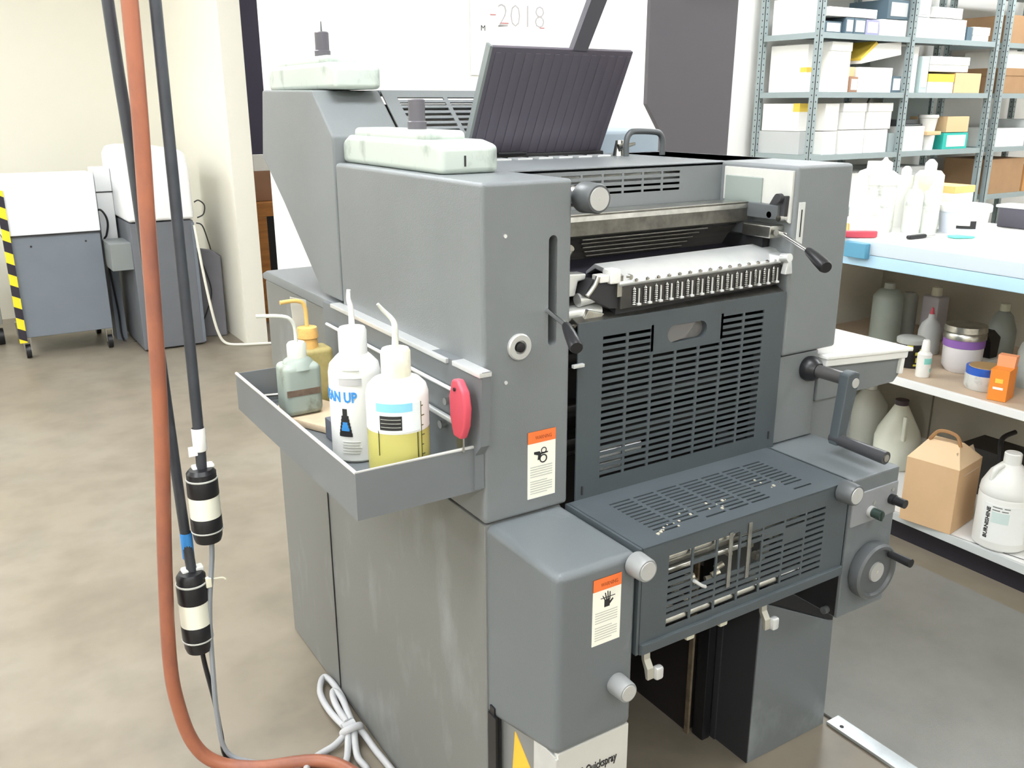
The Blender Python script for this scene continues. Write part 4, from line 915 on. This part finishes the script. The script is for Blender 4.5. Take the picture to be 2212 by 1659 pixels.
# leaning folders on the second shelf
t = thing('file_box', (5.3, 4.05, 1.622), 'open white file box tilted on the second shelf with yellow folders', 'box')
M = Matrix.Translation((5.10, 3.935, 1.64)) @ Matrix.Rotation(math.radians(-9), 4, 'Y')
B().prism([(0, 0), (.40, 0), (.40, .08), (.17, .10), (0, .02)], 'y', 0, .28, bev=.002, M=M).make('box_shell', BXW, t)
B().prism([(-.002, .02), (.0, .035), (.15, .115), (.17, .098)], 'y', .001, .25, M=M).make('folder_edges', YT, t)
# cups and lid on the third shelf
t = thing('cup_stack', (5.94, 3.98, C_), 'white cups stacked around a tan lid on the third shelf', 'cups', 'cups on the shelf')
B().lathe([(0, 0), (.050, 0), (.058, .10), (0, .10)], c=(5.94, 3.98, C_), seg=20).make('cup', WPLAS, t)
B().box(5.86, 6.02, 3.92, 4.05, C_ + .10, C_ + .125, bev=.004).make('tan_lid', BXT, t)
B().lathe([(0, .126), (.05, .126), (.062, .21), (.068, .215), (.068, .235), (0, .235)], c=(5.94, 3.98, C_), seg=20).make('cup', WPLAS, t)
t = B().box(5.62, 5.90, 3.98, 4.2, C_ + .163, C_ + .175, bev=.003).box(5.62, 5.86, 4.0, 4.18, C_ + .175, C_ + .205, bev=.003).make('dark_tray', KNOBG); tag(t, 'dark shallow tray lying on the marked white box, third shelf', 'tray')

# ================================================================ BENCH
BW = mat('white_bench_laminate', 'f0f0ee', .4, var=.015, scale=5); BLU = mat('pale_blue_bench_edge', 'b9dcf2', .45); TAU = mat('taupe_bench_back', 'b5b0a2', .6, var=.03, scale=4)
t = thing('work_bench', (2.93, 1.2, 0), 'long white workbench with pale blue edge and two open shelves', 'workbench')
B().box(2.555, 3.30, -.6, 2.32, .956, .976, bev=.002).make('bench_top', BW, t)
B().box(2.535, 2.556, -.6, 2.32, .930, .976, bev=.004).make('edge_band', mat('pale_grey_edge', 'cfdbe4', .4), t)
B().box(2.537, 2.556, -.6, 2.32, .889, .930, bev=.004).make('blue_apron', BLU, t)
sf = B().box(2.546, 3.25, -.6, 2.30, .535, .553).make('shelf', mat('worn_tan_shelf', 'cbb79f', .6, var=.08, scale=6), t)
B().box(2.535, 2.548, -.6, 2.30, .530, .556, bev=.002).make('shelf_edge', BW, sf)
sf = B().box(2.546, 3.25, -.6, 2.30, .082, .100).make('shelf', BW, t)
B().box(2.535, 2.548, -.6, 2.30, .074, .102, bev=.002).make('shelf_edge', mat('grey_white_edge', 'c9cdcd', .5), sf)
B().box(2.57, 3.2, -.6, 2.28, .0, .078).make('toe_kick', mat('black_toe_kick', '25232a', .5), t)
B().box(3.25, 3.27, -.6, 2.32, .08, .955).make('back_panel', TAU, t)
B().box(3.2475, 3.2505, 1.992, 1.998, .10, .535).make('panel_seam', mat('seam_brown', '7d766b', .6), t)
B().box(2.60, 3.25, 2.29, 2.31, .08, .955).make('end_panel', mat('light_taupe_end', 'd5d2c7', .6), t)
B().box(2.545, 2.60, 2.255, 2.31, .10, .93, bev=.003).make('bench_leg', WPLAS, t)
B().box(3.215, 3.30, -.6, 1.83, .977, 1.045, bev=.003).make('backsplash', mat('dark_violet_grey', '55525c', .5), t)
B().box(3.21, 3.305, -.6, 1.84, 1.045, 1.055, bev=.002).make('backsplash_cap', BW, t)
# mat
t = thing('rubber_mat', (2.0, .8, 0), 'large grey rubber floor mat with silver edge strip beside the press', 'mat')
B().box(1.606, 2.445, -1.2, 2.25, .0005, .007, bev=.002).make('mat_sheet', mat('grey_ribbed_rubber', '807f7b', .5, var=.08, scale=7, bump=.4, bscale=300), t)
es = B().box(1.583, 1.626, -1.2, 1.123, .0005, .009, bev=.002).make('edge_strip', mat('worn_aluminium_strip', 'cdd3d6', .3, .6, var=.2, scale=12), t)
B().cyl((1.597, 1.09, .009), (1.597, 1.09, .0098), .005, seg=10).cyl((1.597, .8, .009), (1.597, .8, .0098), .005, seg=10).make('strip_screw', INK, es)

DIRTY2 = mat('ink_smudged_white_plastic', 'dcdfd8', 0.4, scale=22, col2='a3aaa4', c2pos=(0.56, 0.72))
# ---------------------------------------------------------------- things on the bench top
ZT = .976
def lathe_thing(nm, c, label_, cat, parts, group=None, seg=28):
    t = thing(nm, c, label_, cat, group)
    for pn, pf, m in parts:
        o = B().lathe(pf, c=c, seg=seg).make(pn, m, t)
    return t
lathe_thing('chemical_bottle', (2.757, 1.985, ZT), 'tall white bottle with tan base nearest the press on the bench', 'bottle',
    [('bottle_body', [(0, 0), (.044, 0), (.046, .03), (.046, .155), (.050, .16), (.050, .19), (.03, .205), (0, .206)], DIRTY2), ('cap', [(0, .204), (.024, .204), (.024, .232), (.01, .240), (.004, .250), (0, .250)], WPLAS)])
lathe_thing('chemical_bottle', (2.90, 2.13, ZT), 'white jug behind the tan-based bottle on the bench', 'bottle',
    [('bottle_body', [(0, 0), (.070, 0), (.072, .02), (.072, .15), (.05, .19), (.025, .20), (0, .2)], WPLAS), ('cap', [(0, .198), (.028, .198), (.026, .225), (0, .226)], WPLAS)])
lathe_thing('squeeze_bottle', (2.822, 1.905, ZT), 'left dirty white squeeze bottle of the pair on the bench', 'bottle',
    [('bottle_body', [(0, 0), (.030, 0), (.031, .01), (.031, .125), (.020, .145), (0, .146)], DIRTY2), ('nozzle', [(0, .145), (.012, .145), (.006, .175), (0, .176)], DIRTY2)])
lathe_thing('squeeze_bottle', (2.868, 1.872, ZT), 'right dirty white squeeze bottle of the pair on the bench', 'bottle',
    [('bottle_body', [(0, 0), (.030, 0), (.031, .01), (.031, .120), (.020, .140), (0, .141)], DIRTY2), ('nozzle', [(0, .14), (.011, .14), (.005, .165), (0, .166)], DIRTY2)])
lathe_thing('chemical_bottle', (2.955, 1.945, ZT), 'tall yellowed bottle with pointed cap behind the squeeze bottles', 'bottle',
    [('bottle_body', [(0, 0), (.046, 0), (.048, .01), (.048, .185), (.035, .200), (0, .201)], mat('yellowed_white_plastic', 'e9ead2', .4, scale=14, col2='c9cda9', c2pos=(.5, .8))), ('cap', [(0, .20), (.020, .20), (.020, .225), (.008, .238), (0, .240)], WPLAS)])
lathe_thing('chemical_bottle', (2.93, 2.02, ZT), 'white bottle with stepped cap left of the yellowed bottle', 'bottle',
    [('bottle_body', [(0, 0), (.036, 0), (.036, .16), (.025, .18), (0, .18)], WPLAS), ('cap', [(0, .179), (.017, .179), (.017, .20), (.008, .212), (0, .213)], WPLAS)])
t = thing('round_tub', (2.98, 1.815, ZT), 'large white round tub with label at the back of the bench', 'tub')
B().lathe([(0, 0), (.072, 0), (.080, .075), (0, .075)], c=(2.98, 1.815, ZT), seg=36).make('tub_body', mat('bluish_white_plastic', 'e4eaf6', .35), t)
B().lathe([(0, .073), (.086, .073), (.086, .092), (.080, .096), (0, .096)], c=(2.98, 1.815, ZT), seg=36).make('tub_lid', WPLAS, t)
b = B(); patch(b, (2.98, 1.815, 0), .0795, A(198), A(242), ZT + .020, ZT + .052); b.make('tub_label', WHITE, t)
b = B(); patch(b, (2.98, 1.815, 0), .0800, A(198), A(240), ZT + .020, ZT + .030); patch(b, (2.98, 1.815, 0), .0800, A(228), A(242), ZT + .020, ZT + .046); b.make('label_print', INK, t)
for i, (x, y, z, w_, h_, lb) in enumerate(((3.00, 2.12, ZT, .10, .05, 'lowest white box of the small stack between the bench bottles'), (3.0, 2.125, ZT + .052, .095, .05, 'middle white box of the small stack between the bench bottles'), (3.0, 2.12, ZT + .104, .10, .055, 'top white box of the small stack between the bench bottles'))):
    t = thing('small_carton', (x, y, z), lb, 'box', 'small cartons on the bench'); B().box(x - w_ / 2, x + w_ / 2, y - .05, y + .05, z, z + h_, bev=.002).make('carton', BXB if i < 2 else BXW, t)
    B().box(x - w_ / 2 + .02, x + w_ / 2 - .004, y - .0515, y - .049, z + .006, z + h_ - .006).make('end_label', WHITE, t)
t = thing('small_carton', (3.16, 2.0, ZT), 'white carton with yellow-orange lid behind the round tub', 'box'); B().box(3.09, 3.21, 1.93, 2.05, ZT, ZT + .12, bev=.003).make('carton', BXW, t); B().box(3.087, 3.213, 1.927, 2.053, ZT + .115, ZT + .14, bev=.002).make('lid', mat('pale_orange_lid', 'f0c77e', .6), t)
t = thing('utility_knife', (2.72, 1.80, ZT), 'black-handled knife lying on the white bench top', 'knife')
M = Matrix.Translation((2.66, 1.800, ZT + .001)) @ Matrix.Rotation(math.radians(-3), 4, 'Z')
B().box(0, .085, -.009, .009, 0, .013, bev=.005, M=M).make('knife_handle', BLACK, t); B().prism([(.08, -.007), (.135, -.002), (.13, .007), (.08, .008)], 'z', .004, .006, M=M).make('blade', STEEL, t)
t = B().prism([(2.80, 1.725), (2.86, 1.69), (2.845, 1.745), (2.81, 1.76)], 'z', ZT + .001, ZT + .009, bev=.003).make('teal_scraper', mat('teal_plastic', '6fd0bf', .4)); tag(t, 'small teal plastic scraper lying right of the knife', 'scraper')
t = thing('scraper', (2.57, 1.895, ZT), 'red-handled scraper lying across the bench corner by the press', 'scraper')
M = Matrix.Translation((2.53, 1.945, ZT + .001)) @ Matrix.Rotation(math.radians(-38), 4, 'Z')
B().prism([(0, -.012), (.03, -.017), (.085, -.014), (.105, -.004), (.105, .006), (.08, .014), (.03, .016), (0, .012)], 'z', 0, .022, bev=.006, seg=3, M=M).make('scraper_handle', RED, t)
B().box(-.05, .0, -.012, .012, .008, .011, M=M).make('blade', STEEL, t)
t = B().box(2.512, 2.537, 1.845, 1.935, .918, .968, bev=.004).make('magnetic_holder', mat('teal_blue_plastic', '5f9fbd', .4)); tag(t, 'teal-blue holder clipped to the bench edge beneath the red scraper', 'holder')
t = B().cyl((2.60, 1.99, ZT + .008), (2.65, 2.03, ZT + .024), .007, seg=12).make('marker_pen', mat('orange_plastic', 'ee9a2e', .4)); tag(t, 'orange marker leaning at the bench corner behind the red scraper', 'pen')

# ---------------------------------------------------------------- things on the middle shelf
ZM = .554
GT = mat('dusty_grey_plastic', 'a6a9a4', .5, var=.08, scale=20); CLR = mat('cloudy_green_plastic', 'a3ada5', .35, var=.1, scale=9, trans=.15)
lathe_thing('chemical_bottle', (2.93, 2.03, ZM), 'big cloudy green cylinder bottle at the left of the middle shelf', 'bottle',
    [('bottle_body', [(0, 0), (.052, 0), (.054, .01), (.054, .165), (.035, .19), (.018, .195), (0, .195)], CLR), ('cap', [(0, .194), (.02, .194), (.018, .215), (0, .216)], GT)])
lathe_thing('spray_can', (3.06, 2.03, ZM), 'slim grey can right of the big cloudy bottle, middle shelf', 'can',
    [('can_body', [(0, 0), (.030, 0), (.030, .15), (.02, .165), (0, .166)], GT)])
t = thing('chemical_bottle', (3.07, 1.93, ZM), 'grey-labelled rectangular bottle with black top on the middle shelf', 'bottle')
B().box(3.035, 3.105, 1.895, 1.965, ZM, ZM + .17, bev=.01).make('bottle_body', mat('lilac_grey_label', 'b9b4ba', .5), t); B().lathe([(0, .168), (.02, .168), (.018, .20), (0, .2)], c=(3.07, 1.93, ZM), seg=16).make('cap', mat('pale_cap', 'c9c6b4', .5), t)
lathe_thing('glue_bottle', (2.90, 1.83, ZM), 'grey teardrop bottle with red tip behind the black-yellow jar', 'bottle',
    [('bottle_body', [(0, 0), (.036, 0), (.038, .01), (.038, .08), (.030, .105), (.012, .125), (.010, .14), (0, .14)], mat('pale_grey_squeeze', 'c6c9ca', .4)), ('red_tip', [(0, .139), (.008, .139), (.004, .162), (0, .163)], RED)])
t = lathe_thing('ink_can', (2.70, 1.765, ZM), 'black and yellow can with grey lid on the middle shelf', 'can',
    [('can_body', [(0, 0), (.044, 0), (.044, .082), (0, .082)], BLACK), ('can_lid', [(0, .080), (.046, .080), (.046, .094), (.040, .098), (0, .098)], GT)])
b = B()
for k, (a0, a1, z0, z1) in enumerate(((200, 224, .060, .078), (236, 262, .045, .055), (240, 275, .020, .036), (255, 282, .06, .066), (232, 250, .008, .014))): patch(b, (2.70, 1.765, ZM), .0443, A(a0), A(a1), ZM + z0, ZM + z1)
b.make('yellow_print', mat('yellow_print_ink', 'd6cf52', .5), t)
t = lathe_thing('nozzle_bottle', (2.622, 1.660, ZM), 'small white nozzle bottle with teal label on the middle shelf', 'bottle',
    [('bottle_body', [(0, 0), (.021, 0), (.022, .005), (.022, .075), (.015, .083), (0, .083)], WPLAS), ('nozzle', [(0, .082), (.014, .082), (.011, .118), (.008, .122), (0, .122)], WPLAS)])
b = B(); patch(b, (2.622, 1.66, 0), .0222, A(215), A(300), ZM + .045, ZM + .064); patch(b, (2.622, 1.66, 0), .0222, A(270), A(310), ZM + .018, ZM + .030); b.make('teal_label', mat('pale_teal_ink', '86cfc5', .5), t)
t = lathe_thing('ink_can', (2.79, 1.635, ZM), 'white tub with purple band and silver lid on the middle shelf', 'tub',
    [('tub_body', [(0, 0), (.046, 0), (.060, .02), (.062, .085), (0, .085)], mat('milky_tub', 'dcd9da', .4)), ('purple_band', [(.0625, .085), (.064, .086), (.064, .112), (.0625, .113), (0, .113)], mat('purple_band', '8b62ad', .5)), ('silver_lid', [(0, .112), (.066, .112), (.066, .128), (.063, .132), (.066, .136), (.064, .155), (0, .158)], STEEL)])
t = lathe_thing('ink_can', (2.665, 1.480, ZM), 'clear jar with blue rim and tan lid beside the orange carton', 'jar',
    [('jar_body', [(0, 0), (.050, 0), (.056, .01), (.056, .048), (0, .048)], mat('grimy_clear_jar', 'd5d8d6', .35, scale=30, col2='a9adab', c2pos=(.5, .7))), ('blue_rim', [(0, .047), (.054, .047), (.055, .070), (.050, .071), (0, .069)], mat('strong_blue_plastic', '2f5fc0', .4)), ('tan_insert', [(0, .070), (.049, .070), (.047, .0725), (0, .0725)], mat('tan_lid_insert', 'a88a5e', .5))])
t = thing('orange_carton', (2.625, 1.39, ZM), 'small bright orange carton with flap lid on the middle shelf', 'box')
M = Matrix.Translation((2.582, 1.360, ZM)) @ Matrix.Rotation(math.radians(14), 4, 'Z')
OR = mat('orange_carton', 'f0913a', .5); B().box(0, .075, 0, .052, 0, .095, bev=.001, M=M).make('carton', OR, t)
B().prism([(.002, .0), (.05, .0), (.05, .035), (.0, .035)], 'x', .045, .075, M=Matrix.Translation((0, 0, .095)) @ M).make('flap', mat('pale_orange_flap', 'f3a376', .5), t)
B().box(-.0006, 0.0, .012, .040, .035, .042, M=M).make('white_print', WHITE, t)
B().box(-.0006, 0.0, .015, .036, .055, .068, M=M).make('yellow_print', YT, t)
lathe_thing('spray_bottle', (3.05, 1.66, ZM), 'grey bottle with pale square cap at the back of the middle shelf', 'bottle',
    [('bottle_body', [(0, 0), (.046, 0), (.046, .10), (.03, .15), (.016, .165), (0, .165)], mat('smoky_plastic', '8f958f', .4, trans=.1)), ('cap', [(0, .164), (.016, .164), (.016, .19), (0, .19)], mat('pale_olive_cap', 'c5c8b5', .5))])
t = thing('trigger_gun', (2.93, 1.62, ZM), 'black trigger tool standing on a white block, middle shelf', 'tool')
B().box(2.88, 2.97, 1.59, 1.65, ZM, ZM + .03, bev=.003).make('white_base', WPLAS, t)
B().prism([(2.895, ZM + .03), (2.94, ZM + .03), (2.945, ZM + .10), (2.90, ZM + .13), (2.85, ZM + .125), (2.885, ZM + .09)], 'y', 1.60, 1.635, bev=.004).make('gun_body', BLACK, t)
lathe_thing('spray_bottle', (2.80, 1.415, ZM), 'grey dome-shouldered bottle at the right edge of the middle shelf', 'bottle',
    [('bottle_body', [(0, 0), (.040, 0), (.042, .01), (.042, .11), (.035, .135), (.014, .155), (0, .156)], GT), ('nozzle', [(0, .155), (.012, .155), (.006, .185), (0, .186)], mat('pale_pink_tip', 'd9c2bd', .5))])

# ---------------------------------------------------------------- things on the bottom shelf
ZB = .1015
t = thing('glass_jug', (2.90, 1.90, ZB), 'translucent cone-shouldered gallon jug with dark cap on the bottom shelf', 'jug')
GJ = mat('translucent_jug', 'eff1e2', .3, trans=.15)
B().lathe([(0, 0), (.072, 0), (.080, .01), (.082, .11), (.074, .14), (.024, .235), (.020, .24), (0, .24)], c=(2.90, 1.90, ZB), seg=32, sx=1, sy=1).make('jug_body', GJ, t)
B().lathe([(0, .238), (.024, .238), (.024, .256), (0, .257)], c=(2.90, 1.90, ZB), seg=20).make('cap', mat('brown_black_cap', '41353a', .4), t)
B().box(2.842, 2.858, 1.835, 1.850, ZB + .12, ZB + .215, bev=.004, M=Matrix.Identity(4)).make('jug_grip', GJ, t)
lathe_thing('chemical_bottle', (3.02, 2.12, ZB), 'pale plastic jug half hidden behind the press crank, bottom shelf', 'jug',
    [('bottle_body', [(0, 0), (.07, 0), (.07, .16), (.03, .22), (0, .22)], NATUR), ('cap', [(0, .219), (.024, .219), (.024, .24), (0, .24)], WPLAS)])
t = thing('cardboard_carrier', (2.61, 1.54, ZB), 'tan cardboard gable-top carrier on the bottom shelf of the bench', 'carton')
M = basis((2.536, 1.440, ZB), Vector((-.030, .160, 0)), (0, 0, 1))  # u along the left face
u = Vector((-.028, .165, 0)).normalized(); v = Vector((.168, .028, 0)).normalized(); o0 = Vector((2.536, 1.438, ZB))
W1 = .165; W2 = .172; H = .218
def cp(a_, b_, h_): return o0 + u * a_ + v * b_ + Vector((0, 0, h_))
b = B(); b._add([cp(0, 0, 0), cp(W1, 0, 0), cp(W1, W2, 0), cp(0, W2, 0), cp(0, 0, H), cp(W1, 0, H), cp(W1, W2, H), cp(0, W2, H)], [(0, 1, 2, 3), (4, 5, 6, 7), (0, 1, 5, 4), (1, 2, 6, 5), (2, 3, 7, 6), (3, 0, 4, 7)], bev=.002); b.make('carton_body', CARD, t)
b = B()
ridge = .055
b._add([cp(0, 0, H), cp(W1, 0, H), cp(W1, W2, H), cp(0, W2, H), cp(W1 * .22, W2 * .40, H + ridge), cp(W1 * .80, W2 * .40, H + ridge), cp(W1 * .80, W2 * .60, H + ridge), cp(W1 * .22, W2 * .60, H + ridge)], [(0, 1, 5, 4), (1, 2, 6, 5), (2, 3, 7, 6), (3, 0, 4, 7), (4, 5, 6, 7)]); b.make('gable_flaps', mat('pale_cardboard', 'e5c8a2', .8), t)
b = B(); b.tube([cp(W1 * .2, W2 * .40, H + ridge - .005), cp(W1 * .3, W2 * .38, H + ridge + .03), cp(W1 * .6, W2 * .36, H + ridge + .034), cp(W1 * .78, W2 * .38, H + ridge - .002)], .006, seg=6); b.make('carry_flap', mat('brown_card_handle', 'a98058', .8), t)
b = B(); b.box(0, W2 * .7, 0, .075, -.002, .0, bev=0, M=basis(cp(-.001, W2 * .22, H - .03), v, (u * .45 + Vector((0, 0, 1))).normalized())); b.make('tape_patch', mat('glossy_clear_tape', 'cdb9a3', .25, var=.1, scale=40), t)
b = B(); b.box(0, .0012, -.0005, .001, 0, H, M=basis(cp(0, 0, 0), v, (0, 0, 1))); b.make('edge_seam', INK, t)
t = B().box(2.90, 3.05, 1.50, 1.66, ZB, ZB + .165, bev=.004).make('dark_crate', mat('dark_brown_black', '2a2826', .6)); tag(t, 'dark box in shadow behind the cardboard carrier', 'box')
c = (2.612, 1.325, ZB)
t = thing('chemical_jug', c, 'white gallon jug with printed label at the front of the bottom shelf', 'jug')
B().lathe([(0, 0), (.066, 0), (.0755, .008), (.0765, .03), (.0765, .166), (.0745, .170), (.0765, .176), (.074, .195), (.055, .235), (.030, .262), (.022, .268), (0, .268)], c=c, seg=40).make('jug_body', WPLAS, t)
B().lathe([(0, .266), (.0245, .266), (.0245, .297), (.022, .300), (0, .300)], c=c, seg=28).make('cap', WPLAS, t)
B().tube([(c[0] - .052, c[1] + .022, c[2] + .215), (c[0] - .050, c[1] + .018, c[2] + .250), (c[0] - .028, c[1] + .01, c[2] + .262)], .009, seg=10).make('jug_handle', WPLAS, t)
b = B(); patch(b, c, .0767, A(165), A(262), c[2] + .030, c[2] + .152); b.make('paper_label', mat('jug_label', 'f1f3f1', .5), t)
tt = text('lettering', 'BURNISHINE', .014, None, None, None, INK, t, wrap=None) if False else None
cu = bpy.data.curves.new('l', 'FONT'); cu.body = 'BURNISHINE'; cu.size = .018; cu.extrude = .0003; cu.offset = .0006; cu.resolution_u = 2
to = bpy.data.objects.new('l', cu); COL.objects.link(to); me = bpy.data.meshes.new_from_object(to.evaluated_get(bpy.context.evaluated_depsgraph_get())); bpy.data.objects.remove(to)
b = B(); b.bm.from_mesh(me)
xs = [q_.co.x for q_ in b.bm.verts]; kx = .100 / (max(xs) - min(xs))
for q_ in b.bm.verts:
    zz = c[2] + .040 + q_.co.x * kx; a_ = A(180) - q_.co.y * .9 / .0767; rr = .0767 + .0012 + q_.co.z
    q_.co = Vector((c[0] + rr * math.cos(a_), c[1] + rr * math.sin(a_), zz))
b.make('lettering', INK, t)
b = B(); patch(b, c, .0772, A(184), A(204), c[2] + .1435, c[2] + .1465); patch(b, c, .0772, A(208), A(220), c[2] + .1435, c[2] + .1465); patch(b, c, .0772, A(184), A(200), c[2] + .134, c[2] + .137); patch(b, c, .0772, A(204), A(217), c[2] + .134, c[2] + .137); b.make('label_print', mat('grey_print', '6f7270', .5), t)
b = B(); patch(b, c, .0770, A(184), A(220), c[2] + .095, c[2] + .130); b.make('pale_panel', mat('pale_mint_print', 'd3e4e1', .5), t)
t = B().tube([(2.70, 1.40, ZB + .004), (2.76, 1.44, ZB + .20), (2.79, 1.46, ZB + .262), (2.845, 1.45, ZB + .280)], .008, seg=8).make('black_brush', BLACK); tag(t, 'black brush handle sticking up behind the white jug', 'brush')
